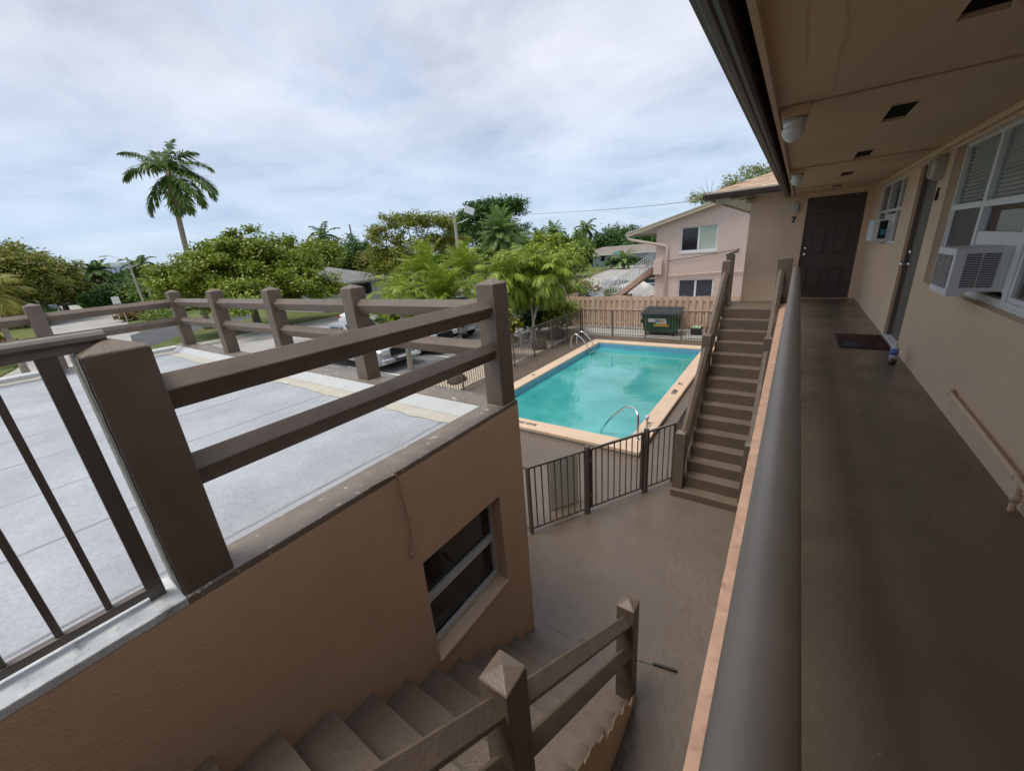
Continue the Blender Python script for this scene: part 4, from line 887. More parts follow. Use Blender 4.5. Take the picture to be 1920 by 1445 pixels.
# air conditioners
ac = thing('air_conditioner', 'larger white window air conditioner with black louvres, nearest in view', 'air conditioner', (XF, 4.2, Z(-.5)), 0, 'window air conditioners')
ax0, ax1, ay0, ay1, az0, az1 = .882, XF+.02, 3.98, 4.41, Z(-.50), Z(-.205)
b = PB(); b.add([(ax0, ay0, az0-.02), (ax1, ay0, az0+.01), (ax1, ay1, az0+.01), (ax0, ay1, az0-.02), (ax0, ay0, az1), (ax1, ay0, az1), (ax1, ay1, az1), (ax0, ay1, az1), (ax0+.07, ay0, az0-.02), (ax0+.07, ay1, az0-.02), (ax0+.1, ay0, az0+.01), (ax0+.1, ay1, az0+.01)],
     [(4, 5, 6, 7), (0, 8, 10, 1, 5, 4), (2, 11, 9, 3, 7, 6), (3, 9, 8, 0), (9, 11, 10, 8), (11, 2, 1, 10), (0, 4, 7, 3), (1, 2, 6, 5)]); b.build('case', 'ac_white', ac, bevel=.006)
c_ = PB(); c_.box((ax0-.004, ay0+.04, az0+.03), (ax0-.001, ay1-.03, az1-.045)); co = c_.build('coil', 'ac_coil', ac)
r2 = PB()
for i in range(9): r2.box((ax0-.006, ay0+.04, az0+.045+i*.024), (ax0-.004, ay1-.03, az0+.048+i*.024))
r2.build('coil_guard', 'ac_coil', ac)
lv = PB()
for cx0, cx1 in ((ax0+.055, ax0+.125), (ax0+.133, ax0+.205)): lv.box((cx0, ay0-.0025, az0+.04), (cx1, ay0-.0005, az1-.035))
lv.build('louvre_opening', 'dark_void', ac); lv = PB()
for i in range(20):
    z = az0+.046+i*.0112
    for cx0, cx1 in ((ax0+.055, ax0+.125), (ax0+.133, ax0+.205)): lv.box((cx0, ay0-.005, z), (cx1, ay0-.002, z+.004))
lv.build('louvres', 'ac_white', ac)
a2 = thing('air_conditioner', 'smaller white window air conditioner with a blue card, beside door 7', 'air conditioner', (XG, 8.6, Z(-.26)), 0, 'window air conditioners')
bx0, bx1, by0, by1, bz0, bz1 = .895, XG+.02, 8.32, 8.86, Z(-.255), Z(.045)
fr = PB(); fr.box((bx0, by0, bz0), (bx1, by1, bz0+.03)); fr.box((bx0, by0, bz1-.02), (bx1, by1, bz1)); fr.box((bx0, by0, bz0+.03), (bx0+.07, by1, bz1-.02)); fr.box((bx1-.05, by0, bz0+.03), (bx1, by1, bz1-.02)); fr.box((bx0+.07, by0+.03, bz0+.03), (bx1-.05, by1, bz1-.02))
fr.build('case', 'ac_white', a2, bevel=.004)
PB().box((bx0+.07, by0+.024, bz0+.03), (bx1-.05, by0+.029, bz1-.02)).build('dark_grille', 'pane_dark', a2)
PB().box((bx0+.095, by0+.01, bz0+.08), (bx0+.155, by0+.014, bz0+.16)).build('card', 'blue_card', a2)
rb = PB()
for i in range(11): rb.box((bx0-.006, by0+.03, bz0+.035+i*.022), (bx0-.001, by1-.03, bz0+.045+i*.022))
rb.build('ribs', 'ac_white', a2)

# things on the walkway
dm = thing('doormat', 'dark doormat with muted teal, red and brown picture in front of door 6', 'doormat', (.8, 6.45, Z(-1.4)))
PB().box((.57, 6.05, Z(-1.399)), (1.035, 6.86, Z(-1.388))).build('pad', 'mat_base', dm, bevel=.003)
mm_ = PB(); mm_.poly([(.60, 6.10), (.72, 6.08), (.78, 6.2), (.74, 6.36), (.62, 6.34)], Z(-1.3868)); mm_.build('teal_patch', 'mat_teal', dm)
PB().poly([(.72, 6.30), (.88, 6.24), (.90, 6.62), (.70, 6.60)], Z(-1.3860)).build('brown_patch', 'mat_brown', dm)
PB().poly([(.60, 6.68), (.98, 6.64), (1.0, 6.78), (.62, 6.82)], Z(-1.3868)).poly([(.92, 6.12), (1.0, 6.14), (.99, 6.5), (.93, 6.4)], Z(-1.3868)).build('red_patch', 'mat_red', dm)
bo = thing('plastic_bottle', 'clear plastic drink bottle with blue label and dark liquid standing on the walkway', 'bottle', (.955, 5.42, Z(-1.4)))
PB().lathe([(.03, .001), (.033, .008), (.033, .06)], (.955, 5.42, Z(-1.4)), 16).build('liquid', 'cola', bo, smooth=True)
PB().lathe([(.033, .061), (.0335, .10), (.031, .105)], (.955, 5.42, Z(-1.4)), 16).build('lower_body', 'bottle_clear', bo, smooth=True)
PB().lathe([(.0345, .105), (.0345, .16)], (.955, 5.42, Z(-1.4)), 16).build('label_band', 'bottle_label', bo, smooth=True)
PB().lathe([(.033, .161), (.030, .18), (.014, .205), (.013, .215)], (.955, 5.42, Z(-1.4)), 16).build('shoulder', 'bottle_clear', bo, smooth=True)
PB().lathe([(.0155, .216), (.0155, .235)], (.955, 5.42, Z(-1.4)), 12).build('cap', 'white_metal', bo)
pp = MB().tube(bend([(1.063, 3.95, Z(-1.18)), (1.035, 3.93, Z(-1.185)), (1.03, 3.85, Z(-1.19)), (1.03, 3.2, Z(-1.215)), (1.03, 2.76, Z(-1.235)), (1.03, 2.70, Z(-1.25)), (1.03, 2.69, Z(-1.30)), (1.03, 2.69, Z(-1.40))], 5), .013, 10)
pp.tube([(1.03, 2.70, Z(-1.24)), (1.03, 2.2, Z(-1.26)), (1.03, 1.0, Z(-1.3))], .013, 10); pp.lathe([(.02, 0), (.02, .04)], (1.03, 2.69, Z(-1.34)), 12)
for y in (2.76, 3.9): pp.lathe([(.018, -.02), (.018, .02)], (1.03, y, Z(-1.235 if y < 3 else -1.188)), 12, (0, 1, 0))
tag(pp.build('drain_pipe', 'tan_wall', smooth=True), 'thin tan drain pipe with elbows running low along the wall', 'pipe')

# things lying on the deck below
tl = thing('paint_pole', 'thin metal rod with long black handle lying on the deck', 'tool', (-.7, 3.08, .01))
PB().tube([(-.86, 3.035, .012), (-.70, 3.075, .014)], .005, 6).build('rod', 'chrome_dull', tl); PB().tube([(-.70, 3.075, .016), (-.47, 3.125, .016)], [.012, .016], 8).build('grip', 'black', tl)
tag(MB().tube([(-1.46, 2.95, .008), (-1.34, 2.985, .008)], .007, 6).build('short_rod', 'chrome'), 'short shiny metal rod lying alone near the lower stairs', 'rod')

# ================================================================== BEHIND THE POOL
wf = thing('wooden_fence', 'peach board on board wooden fence behind the dumpster', 'fence', (-8, 19.6, 0)); FY = 19.6; fz = 1.66
bds = PB(); x = -10.35; i = 0
while x < 3.5:
    h_ = fz+random.uniform(-.015, .015); yy = FY if i % 2 == 0 else FY+.055
    if i % 2 == 0: bds.box((x, yy-.018, .12), (x+.15, yy, h_))
    else: bds.box((x, yy-.018, .12), (x+.17, yy, h_))
    x += .145; i += 1
bds.build('boards', 'fence_wood', wf)
rls = PB()
for z_ in (.28, .95, 1.45): rls.box((-10.35, FY+.002, z_), (3.5, FY+.035, z_+.09))
rls.build('rails', 'fence_wood', wf)
for k in range(6): PB().box((-10.3+2.5*k, FY+.11, 0), (-10.2+2.5*k, FY+.2, fz-.05)).build('post', 'fence_wood', wf)
wf2 = thing('wooden_fence', 'short end panel of peach boards running away from the pool', 'fence', (-10.4, 19.65, 0)); b2_ = PB()
for k in range(12): b2_.box((-10.40+(.08 if k % 2 else 0), 19.70+.145*k, .1), (-10.38+(.08 if k % 2 else 0), 19.85+.145*k, fz))
b2_.build('boards', 'fence_wood', wf2)
du = thing('dumpster', 'dark green steel dumpster with ribbed lid and stickers behind the pool', 'dumpster', (-4.75, 18.85, 0))
x0, x1, y0, y1 = -5.62, -3.98, 18.45, 19.4
b = PB(); b.add([(x0+.12, y0+.08, .16), (x1-.12, y0+.08, .16), (x1-.12, y1-.05, .16), (x0+.12, y1-.05, .16), (x0, y0, .98), (x1, y0, .98), (x1, y1, 1.14), (x0, y1, 1.14)], [(0, 3, 2, 1), (4, 5, 6, 7), (0, 1, 5, 4), (1, 2, 6, 5), (2, 3, 7, 6), (3, 0, 4, 7)]); b.build('body', 'dumpster_green', du, bevel=.01)
l_ = PB(); l_.add([(x0-.04, y0-.05, .975), (x1+.04, y0-.05, .975), (x1+.04, y1+.02, 1.16), (x0-.04, y1+.02, 1.16), (x0-.04, y0-.05, 1.03), (x1+.04, y0-.05, 1.03), (x1+.04, y1+.02, 1.20), (x0-.04, y1+.02, 1.20)], [(0, 3, 2, 1), (4, 5, 6, 7), (0, 1, 5, 4), (1, 2, 6, 5), (2, 3, 7, 6), (3, 0, 4, 7)])
for k in range(14): l_.beam((x0+.06+k*.118, y0-.02, 1.05), (x0+.06+k*.118, y1, 1.215), .055, .035)
l_.build('lid', 'lid', du, bevel=.006)
for q in (x0-.07, x1+.0): PB().box((q, y0+.15, .55), (q+.07, y1-.2, .72)).build('fork_pocket', 'dumpster_green', du, bevel=.005)
for cx_ in (x0+.2, x1-.2):
    for cy_ in (y0+.12, y1-.15): PB().lathe([(.02, -.03), (.075, -.028), (.075, .028), (.02, .03)], (cx_, cy_, .078), 14, (1, 0, 0)).build('wheel', 'tyre', du)
def onfront(u, v): # sticker position on the sloping front
    t = (v-.16)/.82; return Vector((u, y0+.08*(1-t)-.004, v))
def stk(u0, u1, v0, v1, m_, nm, skew=0):
    PB().add([onfront(u0, v0), onfront(u1+skew, v0), onfront(u1, v1), onfront(u0, v1)], [(0, 1, 2, 3)]).build(nm, m_, du)
stk(-5.32, -4.98, .63, .80, 'sticker_white', 'sticker'); stk(-4.96, -4.52, .56, .80, 'sticker_white', 'sticker', .04); stk(-5.08, -4.40, .44, .54, 'sticker_yellow', 'sticker')
for k, (ch, mm2) in enumerate((('W', 'sticker_green'), ('M', 'sticker_yellow'))):
    t = text(ch, .20, mm2, 'lettering', du, frame4((0, 0, 0), (1, 0, 0), (0, -.08, 1))); t.data.transform(Matrix.Translation(onfront(-4.84+.19*k, .68)+Vector((0, -.004, 0))-du.location))
bn = thing('storage_box', 'small black box with pale green lid by the wooden fence', 'box', (-3.3, 19.2, 0))
PB().box((-3.55, 19.0, 0), (-3.1, 19.4, .30)).build('body', 'black', bn, bevel=.02); PB().box((-3.52, 19.0, .30), (-3.13, 19.38, .37)).build('lid', 'light_green', bn, bevel=.02)
cr = thing('crate', 'low dark brown crate right of the black box', 'crate', (-2.7, 19.2, 0)); q = PB()
for z_ in (0.02, .17, .32): q.box((-2.95, 18.98, z_), (-2.4, 19.02, z_+.07)); q.box((-2.95, 19.36, z_), (-2.4, 19.4, z_+.07)); q.box((-2.95, 19.02, z_), (-2.91, 19.36, z_+.07)); q.box((-2.44, 19.02, z_), (-2.4, 19.36, z_+.07))
q.build('slats', 'brown', cr); PB().box((-2.91, 19.02, .02), (-2.44, 19.36, .05)).build('base', 'brown', cr)
def rock(c, s, lab):
    n1, n2 = 16, 10; mb = MB(); vs = []
    ph = [random.uniform(0, 6) for _ in range(6)]
    for j in range(n2+1):
        th = math.pi/2*j/n2
        for i in range(n1):
            a = 2*math.pi*i/n1; k = 1+.12*math.sin(2*a+ph[0])+.08*math.sin(3*a+ph[1]+3*th)+.06*math.sin(5*a+ph[2]); r = math.cos(th)**.75*k
            vs.append((s[0]*r*math.cos(a), s[1]*r*math.sin(a), s[2]*(math.sin(th)**.9)*(1+.1*math.sin(a*2+ph[3]))))
    fs = [(j*n1+i, j*n1+(i+1) % n1, (j+1)*n1+(i+1) % n1, (j+1)*n1+i) for j in range(n2) for i in range(n1)]
    mb.add(vs, fs); o = mb.build('rock', 'rock', smooth=True); o.location = c; tag(o, lab, 'rock', 'dark rocks in the gravel bed')
rock((-9.05, 14.75, -.02), (.34, .46, .36), 'middle dark rock in the gravel bed left of the pool ladder')
rock((-9.3, 16.9, -.02), (.42, .62, .46), 'largest dark rock in the gravel, farthest from the viewer')
rock((-9.1, 12.1, -.02), (.28, .34, .34), 'small dark rock just right of the corner post in view')
rock((-9.4, 9.6, -.02), (.35, .4, .28), 'reddish dark rock behind the fence near the roof corner')

# ================================================================== PINK HOUSE
ph = thing('pink_house', 'two storey pink house with sliding windows and a low gable roof', 'house', (-6.6, 24, 0))
HW = -6.6; HE = 5.5; HY = 24.0; RZ = lambda x: Z(.50)+.262*(x+8.16)
uw = (-5.32, -3.50, Z(-.70), Z(.57)); lw = (-5.32, -3.50, Z(-3.45), Z(-2.16))
w = PB(); wall_cells(w, 1, HY, HY+.2, (HW, HE), (-.05, Z(.55)), [uw, lw])
xr = 0.0; w.add([(HW, HY, Z(.55)), (HE, HY, Z(.55)), (xr, HY, RZ(xr)-.1), (HW, HY, RZ(HW)-.1)], [(0, 1, 2, 3)]); w.box((HW, HY+.2, -.05), (HW+.2, 35, Z(.85))); w.box((HE-.2, HY+.2, -.05), (HE, 35, Z(.85)))
w.build('wall', 'pink', ph)
rf = PB(); YA, YB = HY-.35, 36
for sx, xa_, xb_ in ((1, -8.16, xr), (-1, xr*2+8.16, xr)):
    za, zb = RZ(-8.16), RZ(xr); rf.add([(xa_, YA, za), (xb_, YA, zb), (xb_, YB, zb), (xa_, YB, za), (xa_, YA, za-.06), (xb_, YA, zb-.06), (xb_, YB, zb-.06), (xa_, YB, za-.06)], [(0, 1, 2, 3), (7, 6, 5, 4), (0, 4, 5, 1), (0, 3, 7, 4), (3, 2, 6, 7)])
rf.build('roof', 'off_white', ph)
PB().beam((-8.2, YA-.02, RZ(-8.16)-.10), (0, YA-.02, RZ(0)-.10), .04, .20).build('fascia', 'beige', ph); PB().beam((-8.2, YA-.05, RZ(-8.16)-.0), (0, YA-.05, RZ(0)-.0), .04, .05).build('drip_edge', 'off_white', ph)
PB().box((-8.26, YA, RZ(-8.16)-.16), (-8.14, YB, RZ(-8.16)-.02)).build('gutter', 'off_white', ph)
for (a, b_, c, d), top in ((uw, 1), (lw, 0)):
    f = PB(); y = HY+.06; t = .07
    f.box((a, y, c), (a+t, y+.08, d)); f.box((b_-t, y, c), (b_, y+.08, d)); f.box((a+t, y, c), (b_-t, y+.08, c+t)); f.box((a+t, y, d-t), (b_-t, y+.08, d)); mcx = (a+b_)/2; f.box((mcx-.05, y-.005, c+t), (mcx+.05, y+.08, d-t))
    f.box((a-.05, HY-.03, c-.10), (b_+.05, HY+.06, c-.002))
    fo = f.build('window', 'white_metal', ph); fo['label'] = 'upper sliding window with a pale green curtain' if top else 'lower sliding window with grey screens'
    PB().box((a+t, y+.04, c+t), (mcx-.05, y+.05, d-t)).build('pane', 'screen_dark' if not top else 'pane_dark', fo)
    PB().box((mcx+.05, y+.04, c+t), (b_-t, y+.05, d-t)).build('pane', 'curtain_green' if top else 'screen_dark', fo)
PB().tube([(-8.2, HY-.28, Z(.42)), (-8.12, HY-.3, Z(.22)), (-7.9, HY-.3, Z(.12)), (-6.2, HY-.12, Z(-.28)), (-6.02, HY-.08, Z(-.36)), (-5.98, HY-.08, Z(-.55)), (-5.98, HY-.08, .1)], .075, 8).build('downspout', 'pink', ph, smooth=True)
PB().box((-6.66, HY-.2, Z(-1.85)), (-6.2, HY, Z(-1.05))).build('meter_box', 'pink', ph, bevel=.01)
PB().tube([(-6.9, HY-.05, Z(-2.1)), (-6.2, HY-.05, Z(-1.98)), (-3.3, HY-.05, Z(-1.83)), (-1, HY-.05, Z(-1.85))], .025, 6).build('conduit', 'pink', ph); PB().tube(bend([(-5.95, HY-.06, Z(-1.15)), (-4.3, HY-.06, Z(-.98)), (-2.4, HY-.06, Z(-.72))], 6), .014, 6).build('cable', 'wire', ph)
stf = PB(); A = Vector((-9.2, 25.0, Z(-3.15))); B = Vector((-7.1, 25.0, Z(-1.60)))
for yy in (24.9, 25.9): stf.beam(Vector((A.x, yy, A.z-.08)), Vector((B.x, yy, B.z-.08)), .12, .26)
for k in range(9): t = k/8; stf.box((A.x+2.1*t-.14, 24.95, A.z+1.55*t), (A.x+2.1*t+.14, 25.85, A.z+1.55*t+.05))
stf.box((-7.15, 24.85, Z(-1.68)), (-6.4, 34, Z(-1.58))); stf.build('outside_stairs', 'pink_dark', ph)
rl_ = PB(); pk_ = PB(); H = .95
for yy in (24.88, 25.92):
    rl_ = PB(); pk_ = PB()
    rl_.beam((-10.15, yy, A.z+H), (A.x-.05, yy, A.z+H), .05, .05); rl_.beam((A.x-.05, yy, A.z+H), (B.x, yy, B.z+H), .05, .05); rl_.beam((B.x, yy, B.z+H), (-6.62, yy, B.z+H), .05, .05); rl_.beam((A.x-.05, yy, A.z+.12), (B.x, yy, B.z+.12), .04, .04); rl_.beam((-10.15, yy, A.z+.1), (A.x-.05, yy, A.z+.1), .04, .04)
    for k in range(32):
        x = -10.15+k*.113; zb = A.z if x < A.x-.05 else min(B.z, A.z+(x-A.x+.05)/2.15*1.55); wd_ = .032 if k in (0, 9, 18, 27) else .013; pk_.box((x-wd_, yy-.013, zb+.02), (x+wd_, yy+.013, zb+H))
    so_ = rl_.build('stair_rail', 'white_metal', ph); pk_.build('pickets', 'white_metal', so_)
pl = thing('planter', 'beige block planter under the white railed stairs of the pink house', 'planter', (-9.6, 25.3, 0)); PB().box((-10.25, 24.8, 0), (-8.55, 26.0, 1.02)).build('box', 'beige', pl, bevel=.02)
PB().box((-9.75, 24.76, 0), (-9.55, 24.8, 1.02)).build('pilaster', 'off_white', pl)

# ================================================================== CARS
def car(name, label, paint, loc, rz, L_=4.5, W_=1.8, H_=1.45, kind='sedan', group='parked cars', front=True):
    t = thing(name, label, 'truck' if kind == 'pickup' else 'car', loc, rz, group)   # forward is +X locally
    h = L_/2; w = W_/2; gc = .28
    if kind == 'pickup':
        low = [(-h, gc+.25), (-h, 1.0), (-h+1.7, 1.02), (h-1.7, 1.05), (h-.25, 1.0), (h-.02, .85), (h, .45), (h-.1, gc)]; cab = [(-h+1.75, 1.0), (-h+1.9, H_-.05), (-h+2.1, H_), (h-2.55, H_), (h-1.75, 1.03)]
    elif kind == 'suv':
        low = [(-h, gc+.15), (-h+.02, .95), (-h+.4, 1.0), (h-1.3, 1.0), (h-.2, .88), (h, .7), (h, gc+.1), (h-.2, gc)]; cab = [(-h+.05, .97), (-h+.35, H_-.06), (-h+.6, H_), (h-2.2, H_), (h-1.35, .98)]
    else:
        low = [(-h, gc+.15), (-h+.03, .82), (-h+.3, .92), (h-1.4, .88), (h-.3, .74), (h-.02, .6), (h, gc+.12), (h-.2, gc)]; cab = [(-h+.45, .90), (-h+1.15, H_-.06), (-h+1.5, H_), (h-2.25, H_-.02), (h-1.25, .87)]
    b = MB(); n = len(low); rows = []
    for k, (yy, sc) in enumerate(((-w, .90), (-w, .0), (-w+.10, 1.0), (w-.10, 1.0), (w, .0), (w, .9))):
        pass
    secs = []
    for yy, ins, dz in ((-w, .10, -.05), (-w+.12, .0, .0), (w-.12, .0, .0), (w, .10, -.05)):
        secs.append([(x*(1-ins/h) if abs(x) > h-.4 else x, yy, z+(dz if z > .6 else 0)) for x, z in low])
    for s_ in secs: b.v += s_
    for k in range(3): b.f += [(k*n+i, k*n+(i+1) % n, (k+1)*n+(i+1) % n, (k+1)*n+i) for i in range(n)]
    b.f += [tuple(range(n-1, -1, -1)), tuple(3*n+i for i in range(n))]
    body = b.build('body', paint, t, bevel=.03, smooth=False)
    c = MB(); m_ = len(cab); zc0 = cab[0][1]
    def ww(z): return w-.10-(z-zc0)/(H_-zc0)*.16
    c.v += [(x, -ww(z), z) for x, z in cab]+[(x, ww(z), z) for x, z in cab]; c.f += [(i, (i+1) % m_, m_+(i+1) % m_, m_+i) for i in range(m_)]+[tuple(range(m_-1, -1, -1)), tuple(m_+i for i in range(m_))]
    c.build('cabin', paint, t, bevel=.03)
    gl = MB(); cz = lambda p, q, f: (p[0]+(q[0]-p[0])*f, p[1]+(q[1]-p[1])*f)
    def pane(p, q, f0, f1, inset=.08):
        a = cz(p, q, f0); d = cz(p, q, f1); nx, nz_ = (q[1]-p[1]), -(q[0]-p[0]); ln = math.hypot(nx, nz_); 
        nx, nz_ = nx/ln*.008, nz_/ln*.008
        if nx*(1 if p[0] > 0 or q[0] > 0 else -1) < 0: nx, nz_ = -nx, -nz_
        gl.add([(a[0]+nx, -ww(a[1])+inset, a[1]+abs(nz_)), (a[0]+nx, ww(a[1])-inset, a[1]+abs(nz_)), (d[0]+nx, ww(d[1])-inset, d[1]+abs(nz_)), (d[0]+nx, -ww(d[1])+inset, d[1]+abs(nz_))], [(0, 1, 2, 3)])
    pane(cab[-1], cab[-2], .08, .95); pane(cab[0], cab[1], .15, .95)
    for s in (-1, 1):
        xs0 = cab[0][0]+.35; xs1 = cab[-1][0]-.35; zt_ = H_-.13; zb_ = zc0+.05; mid = (xs0+xs1)/2
        xt0 = cab[1][0]+.12; xt1 = cab[-2][0]-.02
        for (u0, u1, v0, v1) in ((xs0, mid-.05, xt0+.1, mid-.05), (mid+.05, xs1, mid+.05, xt1)):
            gl.add([(u0, s*(ww(zb_)+.006), zb_), (u1, s*(ww(zb_)+.006), zb_), (v1, s*(ww(zt_)+.006), zt_), (v0, s*(ww(zt_)+.006), zt_)], [(0, 1, 2, 3)])
    gl.build('windows', 'car_glass', t)
    for sx in (-h+.85, h-.9):
        for s in (-1, 1):
            r_ = .40 if kind == 'pickup' else .33
            wo = MB().lathe([(r_*.55, -.11), (r_*.92, -.11), (r_, -.07), (r_, .07), (r_*.92, .11), (r_*.55, .11)], (sx, s*(w-.08), r_), 22, (0, 1, 0)).build('wheel', 'tyre', t)
            rm = MB().lathe([(r_*.56, 0), (r_*.50, .012), (r_*.2, .0), (.03, .015)], (sx, s*(w+.032), r_), 16, (0, s, 0))
            rm.build('rim', 'grey_metal', wo)
    for s in (-1, 1):
        MB().box((h-.12 if kind != 'pickup' else h-.10, s*(w-.30)-.17, .62 if kind != 'pickup' else .72), (h+.006, s*(w-.30)+.17, .74 if kind != 'pickup' else .92)).build('headlight', 'lamp_clear', t, bevel=.02)
        MB().box((-h-.008, s*(w-.22)-.13, .70), (-h+.08, s*(w-.22)+.13, .84)).build('tail_light', 'tail_red', t, bevel=.02)
    if kind == 'pickup':
        MB().box((h-.05, -.48, .60), (h+.012, .48, .93)).build('grille', 'black', t, bevel=.02)
        MB().box((h-.03, -.50, .925), (h+.02, .50, .965)).build('grille_trim', 'car_silver', t, bevel=.01)
        MB().box((h-.06, -w+.02, .36), (h+.14, w-.02, .58)).build('bumper', 'chrome', t, bevel=.05); MB().box((h+.13, -.40, .40), (h+.145, .40, .47)).build('bumper_vent', 'black', t)
    else:
        MB().box((h-.03, -.4, .36), (h+.004, .4, .58)).build('grille', 'black', t, bevel=.02); MB().box((-h-.004, -.26, .5), (-h+.02, .26, .62)).build('plate', 'sign_white', t)
    return t
car('pickup_truck', 'silver pickup truck parked nose in, seen between the railing beams', 'car_silver', (-15.75, 10.15, -.02), 0, 5.6, 2.0, 1.85, 'pickup')
car('pickup_truck', 'black pickup truck parked just right of the silver one', 'car_black', (-15.85, 12.95, -.02), 0, 5.6, 2.0, 1.85, 'pickup')
car('parked_car', 'pale silver car parked beyond the two pickup trucks', 'car_silver', (-16.1, 15.7, -.02), R_(180), 4.6)
car('parked_car', 'black car with chrome wheels in the row behind the tall palms', 'car_black', (-17.6, 18.9, -.02), 0, 4.7, 1.85, 1.7, 'suv')
car('parked_car', 'blue car behind the pale palm trunks left of the pool', 'car_blue', (-13.3, 20.1, -.02), R_(8), 4.4)
car('parked_car', 'white car parked along the street beyond the lawn edge', 'car_white', (-26.0, 18.2, -.03), R_(96), 4.5)
car('parked_car', 'black sedan parked behind the left end of the wooden fence', 'car_navy', (-12.6, 26.6, -.01), R_(6), 4.7, 1.85, 1.5)
car('parked_car', 'white car half hidden behind the outside stairs of the pink house', 'car_white', (-11.6, 33.2, -.01), R_(30), 4.5)
car('parked_car', 'blue grey car under a pale blue tarpaulin beside the pink house', 'blue_tarp', (-8.4, 34.5, -.01), R_(20), 4.8, 1.9, 1.75, 'suv')
car('parked_car', 'distant dark car on the left side of the side street', 'car_navy', (-112, 11.5, -.02), R_(172), 4.6)
car('parked_van', 'distant white van facing us on the side street', 'car_white', (-104, 19.6, -.02), R_(-8), 5.2, 2.0, 2.2, 'suv')
cc = thing('covered_car', 'car under a wrinkled white cover with red cloth at its foot', 'covered car', (-9.2, 29.3, 0), R_(12))
n1, n2 = 40, 20; mb = MB(); vs = []
for j in range(n2+1):
    v = j/n2*2-1
    for i in range(n1+1):
        u = i/n1*2-1; x = 2.4*u; y = 1.0*v; prof_h = .82+.62*max(0, 1-abs((u+.1)/.62)**3) if abs(u+.1) < .62 else .82-.12*max(0, u)
        z = prof_h*(1-abs(v)**5)*(1-abs(u)**14)+.04*math.sin(9*u+5*v)+.03*math.sin(21*u-3*v); vs.append((x, y, max(.05, z)))
mb.add(vs, [(j*(n1+1)+i, j*(n1+1)+i+1, (j+1)*(n1+1)+i+1, (j+1)*(n1+1)+i) for j in range(n2) for i in range(n1)]); mb.build('cover', 'white_cloth', cc, smooth=True)
mb = MB(); vs = []
for i in range(31):
    a = math.pi*i/30*1.0-math.pi; r = 1.25+.1*math.sin(i*2.1); vs += [(2.2*math.cos(a), r*math.sin(a), .02), (2.0*math.cos(a), 1.02*math.sin(a), .50+.06*math.sin(i*1.3))]
mb.add(vs, [(2*i, 2*i+2, 2*i+3, 2*i+1) for i in range(30)]); mb.build('red_skirt', 'red_cloth', cc, smooth=True)

# ================================================================== FAR BUILDINGS
def hip_house(name, label, c, yaw, lx, ly, eave, ridge, wallm, roofm, over=.6, cat='house'):
    t = thing(name, label, cat, c, yaw); MB().box((-lx/2, -ly/2, -.05), (lx/2, ly/2, eave)).build('wall', wallm, t)
    a, b = lx/2+over, ly/2+over; z0 = eave-.02; k = min(a, b)
    R1, R2 = ((-a+k, 0), (a-k, 0)) if a > b else ((0, -b+k), (0, b-k))
    r = MB(); r.add([(-a, -b, z0), (a, -b, z0), (a, b, z0), (-a, b, z0), (*R1, ridge), (*R2, ridge)], [(0, 1, 5, 4), (1, 2, 5), (2, 3, 4, 5), (3, 0, 4), (3, 2, 1, 0)] if a > b else [(0, 1, 4), (1, 2, 5, 4), (2, 3, 5), (3, 0, 4, 5), (3, 2, 1, 0)])
    r.build('roof', roofm, t)
    f = MB()
    for p, q in (((-a, -b), (a, -b)), ((a, -b), (a, b)), ((a, b), (-a, b)), ((-a, b), (-a, -b))): f.beam((*p, z0-.06), (*q, z0-.06), .06, .18)
    f.build('fascia', 'off_white', t); return t
hm = hip_house('grey_roofed_house', 'low off white house with a grey roof and dark window across the street', (-42, 24.9, 0), 0, 9.6, 8.1, 2.62, 4.15, 'off_white', 'grey_roof')
w_ = MB(); w_.box((4.8, -.5, 1.15), (4.84, 1.9, 2.3)); wo_ = w_.build('window', 'pane_dark', hm)
m2 = MB(); m2.box((4.84, .65, 1.15), (4.87, .75, 2.3)); m2.box((4.84, -.5, 1.68), (4.87, .65, 1.75)); m2.box((4.84, .75, 1.68), (4.87, 1.9, 1.75)); m2.build('frame', 'black', wo_)
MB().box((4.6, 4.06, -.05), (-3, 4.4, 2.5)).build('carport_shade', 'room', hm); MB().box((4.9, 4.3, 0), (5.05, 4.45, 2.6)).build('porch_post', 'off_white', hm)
hf = hip_house('far_house', 'distant low house with brown roof and grey blue wall across the far road', (-29.0, 83.0, 0), R_(14), 17, 8, 2.35, 3.75, 'grey_blue', 'brown_roof', .7)
MB().box((-8.2, -4.05, .2), (-6.0, -4.0, 2.2)).build('garage_opening', 'dark_void', hf); MB().box((-2.6, -4.06, 0), (-.6, -4.0, 2.3)).build('door', 'off_white', hf); MB().box((-4.4, -4.05, 1.1), (-3.6, -4.0, 2.2)).build('window', 'pane_dark', hf); MB().box((-1.6, -4.9, 2.15), (-.4, -4.0, 2.75)).build('porch_trim', 'teal', hf)
ho = hip_house('beige_house', 'beige roofed low building glimpsed between the tall palms', (-24.5, 38.0, 0), R_(20), 6, 5, 2.3, 3.35, 'off_white', 'beige', .4)
tw = thing('apartment_tower', 'distant pale blue grey apartment tower above the trees', 'tower', (*at(216, 510, 700).xy, 0), R_(12)); ztop = at(216, 494, 700).z
MB().box((-10, -15, 0), (10, 15, ztop-3)).build('wall', 'tower', tw)
ws = MB()
for k in range(6): ws.box((10, -13.5+k*4.9, 2), (10.3, -11.5+k*4.9, ztop-5))
ws.build('window_columns', 'tower_dark', tw); MB().box((-4, -6, ztop-3), (4, 2, ztop+1)).build('roof_block', 'off_white', tw)
